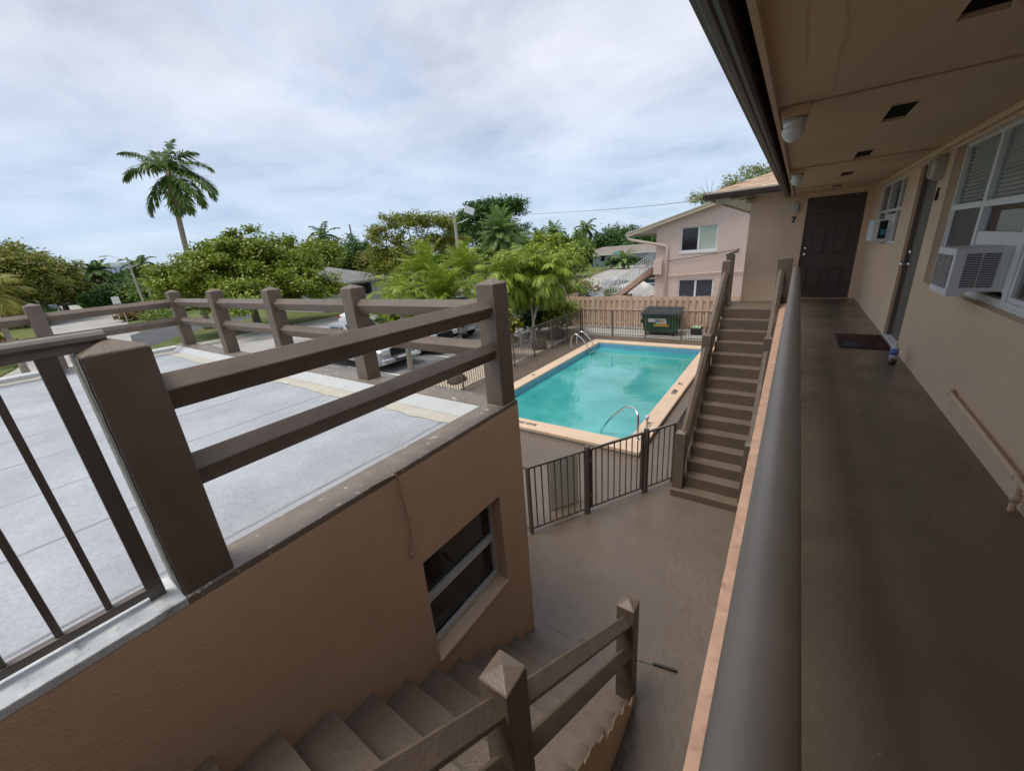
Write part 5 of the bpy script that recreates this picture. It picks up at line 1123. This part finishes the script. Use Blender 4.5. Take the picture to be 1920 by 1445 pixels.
tw2 = thing('apartment_tower', 'paler distant tower just right of the blue grey one', 'tower', (*at(237, 510, 740).xy, 0), R_(12)); MB().box((-8, -7, 0), (8, 7, ztop+2)).build('wall', 'off_white', tw2); MB().box((8, -5, 3), (8.3, -3, ztop)).box((8, 2, 3), (8.3, 4, ztop)).build('window_columns', 'tower', tw2)

# poles, lamps, wires, signs
def street_lamp(p, h, lab, arm_dir, arm, solar=False):
    t = thing('street_lamp', lab, 'street lamp', p); ad = Vector((*arm_dir, 0)).normalized(); MB().tube([(0, 0, 0), (0, 0, h)], [.17, .13] if solar else [.12, .08], 10).build('pole', 'pole_wood', t)
    a = [Vector((0, 0, h-.35)), Vector((0, 0, h-.1))+ad*arm*.35, Vector((0, 0, h+.25))+ad*arm*.75, Vector((0, 0, h+.3))+ad*arm]
    MB().tube(bend(a, 5), .04, 8).build('arm', 'grey_metal', t); q = Vector((0, 0, h+.27))+ad*(arm+.25); MB().obox(q, (ad, ad.cross(Vector((0, 0, 1))), (0, 0, 1)), (.38, .13, .06)).build('lamp_head', 'grey_metal', t, bevel=.03)
    if solar:
        MB().tube(bend([Vector((0, 0, h-.9)), Vector((0, 0, h-.75))-ad*.7, Vector((0, 0, h-.55))-ad*1.3], 4), .035, 8).build('arm', 'grey_metal', t)
        c = Vector((0, 0, h+.0))-ad*1.45; MB().obox(c+Vector((0, 0, .1)), (ad+Vector((0, 0, .45)), ad.cross(Vector((0, 0, 1))), Vector((-.45*ad.x, -.45*ad.y, 1))), (.42, .38, .28)).build('flood_light', 'ac_white', t, bevel=.03)
    return t
pl1 = at(851, 400, 39); vr = (CR[0], CR[1])
street_lamp((pl1.x, pl1.y, 0), pl1.z, 'tall street lamp with a curved arm and a boxy floodlight above the palms', (-vr[0], -vr[1]), 1.35, True)
pl2 = at(237, 482, 62); street_lamp((pl2.x, pl2.y, 0), pl2.z, 'distant street lamp with long curved arm beside the side street', (-CR[0], -CR[1]), 2.3)
up = at(655, 421, 85); ut = thing('utility_pole', 'distant wooden utility pole with a crossarm and transformer', 'utility pole', (up.x, up.y, 0)); MB().tube([(0, 0, 0), (0, 0, up.z)], [.2, .13], 8).build('pole', 'bark', ut); vd = Vector((CR[0], CR[1], 0)).normalized(); MB().beam(vd*-1.3+Vector((0, 0, up.z-2.2)), vd*1.3+Vector((0, 0, up.z-2.2)), .12, .14).build('crossarm', 'bark', ut); MB().lathe([(.25, 0), (.25, .8)], vd*.35+Vector((0, 0, up.z-6.2)), 10).build('transformer', 'off_white', ut)
w0 = at(868, 404, 120); w1 = at(985, 402, 100); w2 = at(1300, 377, 60); w3 = at(1480, 350, 50)
tag(MB().tube(bend([w0, w1, at(1150, 392, 75), w2, w3], 8), .03, 5).build('overhead_wire', 'wire'), 'single overhead wire crossing the sky above the pink house', 'wire')
sg = thing('stop_sign', 'small distant red stop sign by the side street', 'sign', (*at(173, 556, 100).xy, 0)); zc = at(173, 554, 100).z; ddv = -Vector((*at(173, 556, 100).xy, 0)).normalized(); rr_ = Vector((-ddv.y, ddv.x, 0))
MB().tube([(0, 0, 0), (0, 0, zc)], .04, 6).build('post', 'grey_metal', sg); MB().section([(.42*math.cos(math.pi/8+k*math.pi/4), .42*math.sin(math.pi/8+k*math.pi/4)) for k in range(8)], Vector((0, 0, zc)), Vector((0, 0, zc))+ddv*.02, rr_, Vector((0, 0, 1))).build('sign_face', 'sign_red', sg)
t = text('STOP', .3, 'sign_white', 'lettering', sg, frame4((0, 0, 0), rr_, (0, 0, 1))); t.data.transform(Matrix.Translation(Vector((0, 0, zc))+ddv*.03))
bb = at(217, 563, 58); sb_ = thing('notice_board', 'pale rectangular notice board on two posts beyond the corner', 'sign', (bb.x, bb.y, 0)); dv = -Vector((bb.x, bb.y, 0)).normalized(); rv = Vector((-dv.y, dv.x, 0)); MB().obox((0, 0, bb.z), (rv, dv, (0, 0, 1)), (.30, .03, .36)).build('panel', 'sign_white', sb_); MB().beam(rv*.25+Vector((0, 0, 0)), rv*.25+Vector((0, 0, bb.z-.36)), .05, .05, up=dv).beam(-rv*.25+Vector((0, 0, 0)), -rv*.25+Vector((0, 0, bb.z-.36)), .05, .05, up=dv).build('posts', 'sign_white', sb_)

# ================================================================== VEGETATION
def rot_leaves(C, Nrm, sl, sw, spin=None):
    """quads of length sl and width sw centred at C facing Nrm"""
    n = len(C); Nrm = Nrm/np.linalg.norm(Nrm, axis=1, keepdims=True); r = rng.normal(size=(n, 3)); a = np.cross(Nrm, r); a /= np.linalg.norm(a, axis=1, keepdims=True)+1e-9; b = np.cross(Nrm, a)
    sl = np.broadcast_to(sl, n)[:, None]; sw = np.broadcast_to(sw, n)[:, None]
    return np.stack([C-a*sl, C+b*sw, C+a*sl, C-b*sw], 1)
def crown(blobs, leaf, clumps, per, spread, mname, parent, name='crown', up=.9, shell=.5, asp=.6):
    """blobs [(centre, radii, weight)] in the parent's space; leaves gather in clumps near each blob's surface"""
    allv = []
    tw_ = sum(b[2] for b in blobs)
    for c, r, wt in blobs:
        k = max(3, int(clumps*wt/tw_)); d = rng.normal(size=(k, 3)); d /= np.linalg.norm(d, axis=1, keepdims=True); d[:, 2] = np.where(d[:, 2] < -.35, -d[:, 2], d[:, 2])
        rad = shell+(1-shell)*rng.random((k, 1))**.6; cc = np.array(c)+d*rad*np.array(r)*(1+.08*np.clip(rng.normal(size=(k, 1)), -2, 1.6))
        ph_ = rng.random(4)*6.28; az_ = np.arctan2(d[:, 1], d[:, 0]); lob = 1+.16*np.sin(3*az_+ph_[0]+2.0*d[:, 2])+.12*np.sin(5*az_+ph_[1])*np.sqrt(1-d[:, 2]**2)+.10*np.sin(7*d[:, 2]+2*az_+ph_[2]); cc = np.array(c)+(cc-np.array(c))*lob[:, None]
        m_ = per; P = np.repeat(cc, m_, 0)+np.clip(rng.normal(size=(k*m_, 3)), -1.9, 1.9)*spread*np.array([1, 1, .62])*np.repeat(.6+.8*rng.random((k, 1)), m_, 0)
        nn = rng.normal(size=(k*m_, 3))*.75+np.array([0, 0, up])+np.repeat(d, m_, 0)*.5
        s_ = leaf*(.6+.8*rng.random(k*m_)); allv.append(rot_leaves(P, nn, s_, s_*asp))
    return quads(name, np.concatenate(allv), mname, parent)
def trunk_limbs(parent, h, r, tips, mname='bark', lean=(0, 0)):
    mb = MB(); top = Vector((lean[0], lean[1], h)); mb.tube(bend([(0, 0, -.1), (lean[0]*.4, lean[1]*.4, h*.5), top], 4), [r*(1.15-.5*i/8) for i in range(9)], 8)
    for q in tips:
        q = Vector(q); md = top.lerp(q, .5)+Vector((random.uniform(-.2, .2), random.uniform(-.2, .2), .2)); mb.tube(bend([top-Vector((0, 0, h*.15)), md, q], 4), [r*.55*(1-.75*i/8) for i in range(9)], 6)
    return mb.build('trunk', mname, parent, smooth=True)
def tree(name, label, p, blobs, leaf, clumps, per, spread, mname, th=2.0, tr=.22, group=None, bark='bark', up=.9, shell=.5, cat='tree', extra=None):
    t = thing(name, label, cat, (p[0], p[1], -.02), 0, group); crown(blobs, leaf, clumps, per, spread, mname, t, up=up, shell=shell)
    if extra: crown(blobs, leaf, extra[1], per, spread, extra[0], t, 'blossom' if len(extra) < 3 else extra[2], up=up, shell=.8)
    if th > 0: trunk_limbs(t, th, tr, [tuple(np.array(b[0])*np.array([.8, .8, 1])) for b in blobs], bark)
    return t
def frond(az, el, L_, droop, nl, ll, lw, base=(0, 0, 0), hang=.35, twist=0.0, sag=1.0, fold=.25):
    """one feather frond: returns rachis points and leaflet quads"""
    n = 14; pts = [np.array(base, float)]; e = el; st = L_/n
    for i in range(n):
        d = np.array([math.cos(az)*math.cos(e), math.sin(az)*math.cos(e), math.sin(e)]); pts.append(pts[-1]+d*st); e -= droop/n*(.4+1.2*i/n)
    P = np.array(pts); ts = np.linspace(.12, 1.0, nl); ix = ts*n; i0 = np.minimum(ix.astype(int), n-1); f = (ix-i0)[:, None]; C = P[i0]*(1-f)+P[i0+1]*f; T = P[i0+1]-P[i0]; T /= np.linalg.norm(T, axis=1, keepdims=True)
    S = np.array([-math.sin(az), math.cos(az), 0.0]); S = S/np.linalg.norm(S); U = np.cross(T, np.broadcast_to(S, T.shape)); U = np.where(U[:, 2:3] < 0, -U, U); out = []
    env = (np.sin(np.pi*(ts*.86+.10))**.6)[:, None]
    for s in (-1, 1):
        jit = rng.normal(size=(nl, 3))*(.12 if nl < 80 else .22); dr = S*s*(1-.35*ts[:, None])+T*(.45+.55*ts[:, None])+U*fold+np.array([0, 0, -hang])*sag+jit; dr /= np.linalg.norm(dr, axis=1, keepdims=True)
        ln = ll*env*(.85+.3*rng.random((nl, 1))); mid = C+dr*ln*.45; tip = C+dr*ln+np.array([0, 0, -1])*ln*.30*sag; wd = np.cross(dr, U); wd /= np.linalg.norm(wd, axis=1, keepdims=True)+1e-9; wd = wd*lw
        out.append(np.stack([C, mid+wd, tip, mid-wd], 1))
    return P, np.concatenate(out)
def palm(name, label, p, h, nf, L_, droop=(1.2, 2.2), el=(-.5, 1.3), nl=36, ll=.55, lw=.028, leafm='leaf_palm', trunkm='trunk_grey', tr=.16, lean=(0, 0), group=None, hang=.35, dead=0, fold=.25, shaft=None, fronds=None, sag=1.0, bulge=1.0, tv=True):
    lw = max(lw, math.hypot(p[0], p[1])*.0011)
    t = thing(name, label, 'palm tree', (p[0], p[1], -.02), 0, group); top = Vector((lean[0], lean[1], h)); rp = MB(); Q = []
    for i in range(nf):
        f_ = i/max(1, nf-1); az = i*2.39996+random.uniform(-.25, .25); e = el[1]+(el[0]-el[1])*f_+random.uniform(-.12, .12); dr = droop[0]+(droop[1]-droop[0])*f_+random.uniform(-.2, .2); Lx = L_*random.uniform(.85, 1.1)
        if fronds: az, e, dr, Lx = fronds[i]
        P, q = frond(az, e, Lx, dr, nl, ll, lw, tuple(top), hang, fold=fold, sag=sag); Q.append(q); rp.tube([tuple(x) for x in P[::2]], [.028*L_/3*(1-.11*k) for k in range(len(P[::2]))], 5)
    c = quads('crown', np.concatenate(Q), leafm, t); rp.build('frond_stems', leafm, c)
    if dead:
        Qd = []
        for i in range(dead):
            P, q = frond(i*2.4+random.uniform(-.3, .3), random.uniform(-1.3, -.75), L_*.75, .5, max(10, nl//2), ll*.8, lw, tuple(top-Vector((0, 0, .1))), .6); Qd.append(q)
        quads('dead_fronds', np.concatenate(Qd), 'leaf_dead', t)
    if tv:
        mb = MB(); pts = bend([(0, 0, -.1), (lean[0]*.35, lean[1]*.35, h*.5), tuple(top)], 6); k = len(pts); mb.tube(pts, [tr*(1.25-.45*min(1, i/(k*.3))-.15*i/k)*(bulge if i > k*.4 else 1) for i in range(k)], 10); mb.build('trunk', trunkm, t, smooth=True)
        if shaft: MB().tube([tuple(top-Vector((lean[0]*.12, lean[1]*.12, shaft))), tuple(top-Vector((0, 0, shaft*.5))), tuple(top+Vector((0, 0, .1)))], [tr*.75, tr*.85, tr*.35], 10).build('crown_shaft', 'trunk_red', t, smooth=True)
    return t
def loc(px, py, dist): q = at(px, py, dist); return (q.x, q.y), q.z

# the tall palm against the sky: fronds placed one by one (azimuth measured from the viewer's right)
azr = math.atan2(CR[1], CR[0]); q, zt_ = loc(315, 323, 42)
q2, _ = loc(352, 500, 42)
FR = []
for a, e, dr, L_ in ((178, .80, 1.0, 3.7), (184, .42, 1.5, 3.5), (200, -.70, .85, 3.5), (60, 1.35, .5, 2.5), (20, 1.02, 1.4, 2.7), (358, .48, 1.5, 3.7), (350, -.05, 1.5, 4.3), (340, -.35, 1.2, 4.0), (300, -1.05, .4, 3.3), (325, -.75, .7, 3.7), (270, .55, 1.7, 2.4), (90, .6, 1.5, 2.6), (140, 1.1, 1.1, 2.7), (10, .1, 1.7, 3.6), (230, -.9, .5, 2.6)):
    FR.append((azr+R_(a), e, dr, L_))
palm('tall_palm', 'tall lone palm with drooping fronds against the sky, above the big round tree', q2, zt_, len(FR), 3.6, nl=80, ll=.92, lw=.058, tr=.26, trunkm='trunk_grey', lean=(q[0]-q2[0], q[1]-q2[1]), fronds=FR, dead=2, shaft=1.5, hang=.30)
# the big round tree beyond the roof
(bx, by), _ = loc(470, 560, 38); cxp = -.935
T = lambda px, py, d: tuple(np.array(at(px, py, d))-np.array([bx, by, -.02]))
blobs = [(T(400, 525, 37), (2.8, 3.0, 1.7), 1.2), (T(466, 498, 38), (3.0, 3.1, 2.5), 1.7), (T(540, 526, 38), (2.9, 3.0, 2.0), 1.3), (T(430, 480, 38), (1.2, 1.3, .9), .3), (T(500, 478, 38), (1.5, 1.4, .9), .35), (T(575, 500, 38), (1.3, 1.4, .8), .25), (T(345, 510, 37), (1.0, 1.2, .5), .15), (T(592, 548, 37), (1.7, 1.9, 1.4), .7), (T(350, 540, 37), (2.0, 2.0, 1.3), .6), (T(470, 555, 36), (4.2, 3.6, 1.6), 1.6)]
tree('sea_grape_tree', 'large round glossy green tree beyond the far roof railing', (bx, by), blobs, .105, 380, 270, .36, 'leaf_seagrape', 2.2, .3)
# trees left of the side street
for px, py, d, rx, rzz, lab, mm2 in ((2, 512, 80, 4.6, 3.3, 'broad olive green tree at the left edge of the view', 'leaf_olive'), (-80, 510, 86, 6, 3.6, 'olive tree mostly cut off by the left edge of the picture', 'leaf_olive'), (58, 514, 86, 4.3, 3.1, 'middle olive tree of the row beside the side street', 'leaf_olive'), (100, 524, 98, 3.8, 2.5, 'olive tree sloping down towards the side street', 'leaf_olive'), (132, 530, 150, 5, 2.6, 'dull green tree over the far end of the side street', 'leaf_mid')):
    (x, y), zc = loc(px, py, d); hc = zc-rzz*.1
    tree('spreading_tree', lab, (x, y), [((0, 0, hc), (rx, rx, rzz), 2), ((rx*.4, rx*.3, hc-.9), (rx*.6, rx*.6, rzz*.7), 1), ((-2, -rx*.4, hc-.8), (rx*.6, rx*.6, rzz*.75), 1), ((rx*.5, 0, hc-2.0), (rx*.6, rx*.7, rzz*.6), 1)], .20, 420, 56, .62, mm2, 2.5, .4, 'trees by the side street')
def bush(lab, p, r, h, leafm='leaf_dark', leaf=.16, clumps=40, per=40, name='bush', cat='bush', group=None, spread=None):
    return tree(name, lab, p, [((0, 0, h*.5), (r[0], r[1], h*.5), 1)], leaf, clumps, per, spread or min(r)*.22, leafm, 0, .1, group, shell=.35, cat=cat)
bush('low dark bush under the olive trees', (loc(52, 560, 76))[0], (4, 2.2), 2.2, 'leaf_dark', .16, 60, 50)
bush('clipped green hedge at the left edge of the side street', (-41.5, .7), (4.5, 1.0), 1.1, 'leaf_mid', .12, 60, 60)
(x, y) = (-43.5, 1.1); bush('red flowering bush behind the left hedge', (x, y), (1.0, .9), 1.5, 'leaf_red', .14, 20, 30)
(x, y), zc = loc(-22, 556, 30); palm('yellow_palm', 'yellowing palm fronds at the extreme left edge', (x, y), zc, 16, 1.7, nl=30, ll=.8, lw=.035, leafm='leaf_yellow', tr=.15)
(x, y), zc = loc(182, 508, 92); palm('date_palm', 'bushy date palm left of the distant tower', (x, y), zc, 26, 2.2, (.8, 1.8), (-.5, 1.3), 26, .8, .05, 'leaf_phoenix', 'trunk_red', .28, dead=8)
(x, y), zc = loc(262, 497, 66); palm('slender_palm', 'slender palm with thin curved trunk right of the distant street lamp', (x, y), zc, 16, 2.0, (1.4, 2.4), (-.5, 1.2), 26, .55, .035, 'leaf_palm', 'trunk_pale', .12)
(x, y), zc = loc(30, 478, 110); palm('far_palm', 'palm crown poking above the olive tree at far left', (x, y), zc-.3, 12, 3.2, (1.0, 2.0), (-.1, 1.2), 22, .8, .06)
(x, y), zc = loc(285, 505, 72); palm('far_palm', 'small palm crown between slender palm and big round tree', (x, y), zc-.8, 14, 2.0, (1.2, 2.2), (-.4, 1.2), 20, .6, .045)
for px, d, r, h, lab, mm2 in ((240, 86, (3.0, 3.4), 4.0, 'dark layered green tree behind the distant street lamp', 'leaf_dark'), (290, 82, (4, 3.6), 3.7, 'mid green tree behind the slender palm', 'leaf_mid'), (212, 125, (4.5, 4), 3.6, 'green tree in front of the distant tower', 'leaf_mid'), (330, 72, (3, 3), 3.8, 'dark tree left behind the big round tree', 'leaf_dark'), (160, 150, (4, 5), 4.4, 'far green tree right of the side street end', 'leaf_olive')):
    (x, y), _ = loc(px, 560, d); bush(lab, (x, y), r, h, mm2, .19, 110, 60, 'distant_tree', 'tree', 'trees by the side street', .75)
for px, d, r, h, lab, mm2 in ((238, 64, (1.6, 1.2), .8, 'rust coloured low shrub on the corner lawn', 'leaf_rust'), (258, 64, (1.1, 1.0), 1.2, 'orange tinted croton shrub on the corner lawn', 'leaf_rust'), (300, 60, (3.0, 1.8), 1.0, 'green hedge on the corner lawn', 'leaf_mid')):
    (x, y), _ = loc(px, 600, d); bush(lab, (x, y), r, h, mm2, .14, 24, 34)
# centre background
(x, y), zc = loc(606, 443, 75); palm('coconut_palm', 'distant coconut palm left of the utility pole', (x, y), zc, 18, 3.0, (1.3, 2.3), (-.6, 1.2), 30, .8, .05, 'leaf_palm', 'trunk_red', .2, dead=4)
(x, y), zc = loc(628, 458, 78); palm('coconut_palm', 'browner shorter palm touching the distant coconut palm', (x, y), zc, 12, 2.4, (1.6, 2.6), (-.7, .9), 24, .7, .05, 'leaf_dead', 'trunk_red', .18)
for px, py, d, rx, rzz, lab, mm2 in ((668, 478, 72, 4.2, 2.8, 'dark green tree behind the grey roofed house', 'leaf_dark'), (625, 486, 70, 3.6, 2.2, 'green tree at the left of the utility pole', 'leaf_mid'), (700, 490, 68, 3.0, 2.0, 'brown green tree right behind the grey roof', 'leaf_olive'), (590, 470, 60, 2.6, 1.6, 'feathery light tree right of the big round tree', 'leaf_seagrape')):
    (x, y), zc = loc(px, py, d); tree('background_tree', lab, (x, y), [((0, 0, zc-.6), (rx, rx, rzz), 1), ((rx*.4, -rx*.3, zc-1.6), (rx*.8, rx*.8, rzz*.8), .6)], .18, 150, 56, .55, mm2, 2.5, .25, 'background trees in the middle')
(bx, by), _ = loc(775, 480, 44); T = lambda px, py, d: tuple(np.array(at(px, py, d))-np.array([bx, by, -.02]))
ob = [(T(762, 420, 44), (2.2, 2.2, .9), 1.2), (T(815, 425, 44), (2.2, 2.0, 1.0), 1.2), (T(722, 450, 43), (1.7, 1.9, 1.1), 1), (T(735, 485, 43), (2.2, 2.2, 1.2), 1.3), (T(800, 465, 45), (2.8, 2.4, 1.3), 1.3), (T(845, 460, 44), (1.9, 1.8, .8), .8), (T(735, 505, 42), (2.4, 2.0, 1.2), 1.1)]
tree('flame_tree', 'yellow and orange tinged tree with visible grey branches beside the street lamp', (bx, by), ob, .11, 380, 56, .36, 'leaf_orange', 3.4, .22, bark='twig', shell=.6)
(bx, by), _ = loc(920, 470, 62); T = lambda px, py, d: tuple(np.array(at(px, py, d))-np.array([bx, by, -.02]))
db = [(T(885, 425, 62), (3.2, 3.2, 2.4), 1.2), (T(915, 400, 62), (3.0, 3.0, 1.8), 1.1), (T(960, 395, 63), (2.3, 2.4, 1.5), .8), (T(870, 450, 60), (3.0, 3.0, 2.0), 1), (T(940, 450, 63), (4.2, 3.6, 2.8), 1.4)]
tree('dark_tree', 'tall dark green tree behind the date palm, above the light wire', (bx, by), db, .16, 460, 66, .50, 'leaf_dark', 4.0, .35)
(x, y), zc = loc(938, 440, 46); palm('date_palm', 'full round date palm in front of the tall dark tree', (x, y), zc, 62, 2.95, (.6, 1.5), (-.75, 1.45), 34, .75, .035, 'leaf_phoenix', 'trunk_red', .30, dead=10, hang=.2)
for px, py, d, L_, lab in ((985, 462, 52, 2.4, 'date palm crown just right of the full round date palm'), (1038, 440, 60, 2.3, 'pointed palm crown midway between date palm and royal palm'), (1010, 450, 64, 2.2, 'small palm crown behind the shrubs right of the date palm')):
    (x, y), zc = loc(px, py, d); palm('date_palm', lab, (x, y), zc, 26, L_, (.9, 1.9), (-.3, 1.4), 24, .65, .04, 'leaf_phoenix', 'trunk_grey', .22)
(x, y), zc = loc(1098, 428, 98); palm('royal_palm', 'slim distant royal palm standing alone left of the pink house', (x, y), zc, 15, 3.3, (1.2, 2.4), (-.7, 1.1), 28, 1.0, .06, 'leaf_palm', 'trunk_pale', .2)
for px, py, d, rx, rzz, lab, mm2 in ((1155, 452, 105, 6.2, 3.6, 'large rounded dark tree behind the far house', 'leaf_dark'), (1112, 470, 110, 5.5, 2.0, 'low dark tree left of the large rounded one', 'leaf_dark'), (1200, 455, 112, 6.5, 3.0, 'dark tree seen under the eave of the pink house', 'leaf_dark'), (1240, 455, 112, 6.5, 3.6, 'tree hidden mostly by the pink house wall', 'leaf_mid'), (1065, 468, 90, 4.0, 2.4, 'green tree left of the royal palm', 'leaf_mid'), (1045, 480, 60, 2.8, 2.0, 'mid green tree behind the feathery bushes', 'leaf_mid')):
    (x, y), zc = loc(px, py, d); tree('background_tree', lab, (x, y), [((0, 0, zc-.5), (rx, rx, rzz), 1.4), ((-rx*.4, rx*.2, zc-2.2), (rx*.8, rx*.8, rzz*.7), .6)], .25, 190, 60, .8, mm2, 3, .3, 'background trees on the right')
(x, y), zc = loc(1168, 492, 74); palm('young_palm', 'short arching palm in front of the far house', (x, y), 1.2, 20, 2.9, (1.2, 2.1), (.0, 1.3), 26, .6, .035, 'leaf_phoenix', 'trunk_grey', .2)
for px, py, d, r, h, lab, mm2 in ((1150, 500, 75, (1.6, 1.4), 1.9, 'dark clipped shrub left of the short arching palm', 'leaf_dark'), (1192, 496, 74, (2.6, 1.5), 1.8, 'dark clipped hedge right of the short arching palm', 'leaf_dark')):
    (x, y), _ = loc(px, py, d); bush(lab, (x, y), r, h, mm2, .16, 34, 40)
# bright feather palms between the cars and the far house
k_ = 0
BR = [(748, 606, 19.5, 1.35, 'lowest bright palm, showing under the far railing beam'), (800, 525, 24, 2.3, 'bright green feather palm left of the roof corner post'), (872, 515, 27, 2.1, 'bright green feather palm under the street lamp'), (835, 560, 21.5, 1.9, 'yellow green palm lowest behind the far railing'), (757, 560, 23, 1.3, 'leftmost bright palm, in front of the grey roofed house')]
for px, py, d, L_, lab in BR:
    (x, y), zc = loc(px, py, d); palm('areca_palm', lab, (x, y), zc, 32, L_*1.05, (.6, 1.5), (-.2, 1.45), 40, .70, .030, 'leaf_bright', 'trunk_grey', .10, group='bright palms along the parking row', hang=.25, fold=.55)
TP = [((978, 655), (-10.0, 14.75), (945, 528), 'left pale trunked palm of the trio behind the pool fence', 1.7), ((1003, 650), (-9.95, 15.9), (985, 515), 'middle pale trunked palm of the trio behind the pool fence', 1.75), ((1003, 648), (-9.9, 15.3), (1028, 520), 'right leaning pale trunked palm of the trio behind the pool fence', 1.6)]
for _, b_, (px, py), lab, L_ in TP:
    dist = math.hypot(*b_)+.4; q = at(px, py, dist); palm('areca_palm', lab, b_, q.z, 38, L_, (1.2, 2.5), (-.6, 1.45), 34, .58, .028, 'leaf_bright', 'trunk_pale', .075, lean=(q.x-b_[0], q.y-b_[1]), group='three palms by the pool fence', hang=.6, fold=.3, dead=4)
palm('spindly_palm', 'thin rough trunked palm in front of the silver pickup truck', (-12.4, 10.1), 3.0, 16, 1.5, (1.2, 2.4), (-.3, 1.3), 30, .45, .018, 'leaf_bright', 'trunk_grey', .12)
(x, y), zc = loc(955, 588, 16.5); bush('yellowing grassy shrub just right of the roof corner post', (-9.45, 12.9), (.45, .55), 1.9, 'leaf_yellow', .13, 30, 46, 'ornamental_grass', 'grass clump')
for px, py, d, rx, rzz, lab, mm2, th in ((1062, 505, 27, 1.5, 1.7, 'light green feathery tree left of the wooden fence', 'leaf_bright', 1.4), (1078, 478, 34, 1.4, 1.6, 'slim light green shrub tree at the road edge', 'leaf_mid', 1.4), (1045, 590, 20.5, .9, .8, 'dark leafy shrub at the left end of the wooden fence', 'leaf_seagrape', .5), (1030, 470, 40, 2.4, 1.6, 'green shrub tree behind the palm trio', 'leaf_bright', 1.5), (1000, 592, 20.5, .5, .5, 'small dark shrub between the pale palm trunks', 'leaf_dark', .3), (905, 490, 40, 2.6, 1.3, 'mid green bush right of the street lamp', 'leaf_mid', 1.2)):
    (x, y), zc = loc(px, py, d); tree('shrub_tree', lab, (x, y), [((0, 0, max(.8, zc-.2)), (rx, rx, rzz), 1)], .10 if d < 30 else .15, 60, 50, .26, mm2, th, .06, None, 'twig')
(x, y), zc = loc(1095, 540, 24.5); tree('shrub_tree', 'sparse pale flowering twigs above the black sedan', (x, y), [((0, 0, zc-.1), (1.0, .9, .45), 1)], .07, 20, 26, .18, 'leaf_seagrape', 1.2, .04, None, 'twig', extra=('leaf_dead', 14, 'blossom'))
pk = D.objects.get('planter'); crown([((0, 0, 1.15), (.7, .5, .22), 1)], .07, 18, 26, .14, 'leaf_mid', pk, 'plants'); crown([((0, 0, 1.3), (.5, .4, .2), 1)], .05, 8, 16, .1, 'leaf_red', pk, 'flowers')
# trees behind the shingled roof
(bx, by), _ = loc(1400, 350, 38); T = lambda px, py, d: tuple(np.array(at(px, py, d))-np.array([bx, by, -.02]))
tree('sparse_tree', 'sparse grey green tree top above the shingled roof', (bx, by), [(T(1405, 342, 38), (1.6, 1.7, 1.2), 1), (T(1440, 350, 38), (1.9, 1.9, 1.5), 1), (T(1375, 355, 38), (.9, 1.0, .6), .4)], .085, 110, 30, .26, 'leaf_grey', 5.6, .2, None, 'twig')
(bx, by), _ = loc(1325, 370, 38); T = lambda px, py, d: tuple(np.array(at(px, py, d))-np.array([bx, by, -.02]))
t = tree('sparse_tree', 'nearly bare pale twiggy tree above the pink roof ridge', (bx, by), [(T(1315, 376, 38), (1.0, 1.0, .5), 1)], .09, 34, 26, .22, 'leaf_grey', 5.4, .14, None, 'twig')
tw_ = MB()
for i in range(46):
    a = random.uniform(0, 6.28); s0 = Vector(T(1330, 378, 38)); e_ = s0+Vector((math.cos(a)*1.5, math.sin(a)*1.5, random.uniform(.2, 1.5))); tw_.tube([s0+Vector((0, 0, -1.2)), s0.lerp(e_, .5)+Vector((0, 0, .1)), e_], [.03, .018, .006], 4)
tw_.build('twigs', 'twig', t)
# far woods closing the horizon
def wood(lab, a0, a1, d0, d1, h, n, leaf, mname):
    a = rng.uniform(a0, a1, n); d = rng.uniform(d0, d1, n); C = np.stack([-np.sin(a)*d, np.cos(a)*d, np.zeros(n)], 1); C[:, 2] = rng.random(n)**.6*h*(.7+.3*np.sin(a*23+d*.02)+.2*np.sin(a*61))
    o = quads('far_woods', rot_leaves(C, rng.normal(size=(n, 3))+np.array([0, 0, .8]), leaf*(.6+.8*rng.random(n)), leaf*.7), mname); tag(o, lab, 'woods', kind='stuff')
wood('mass of far trees along the horizon beyond the streets', R_(-20), R_(104), 150, 260, 6.5, 42000, 1.5, 'leaf_mid')
wood('darker mass of trees filling gaps behind the houses', R_(14), R_(82), 92, 140, 5.0, 22000, 1.0, 'leaf_dark')
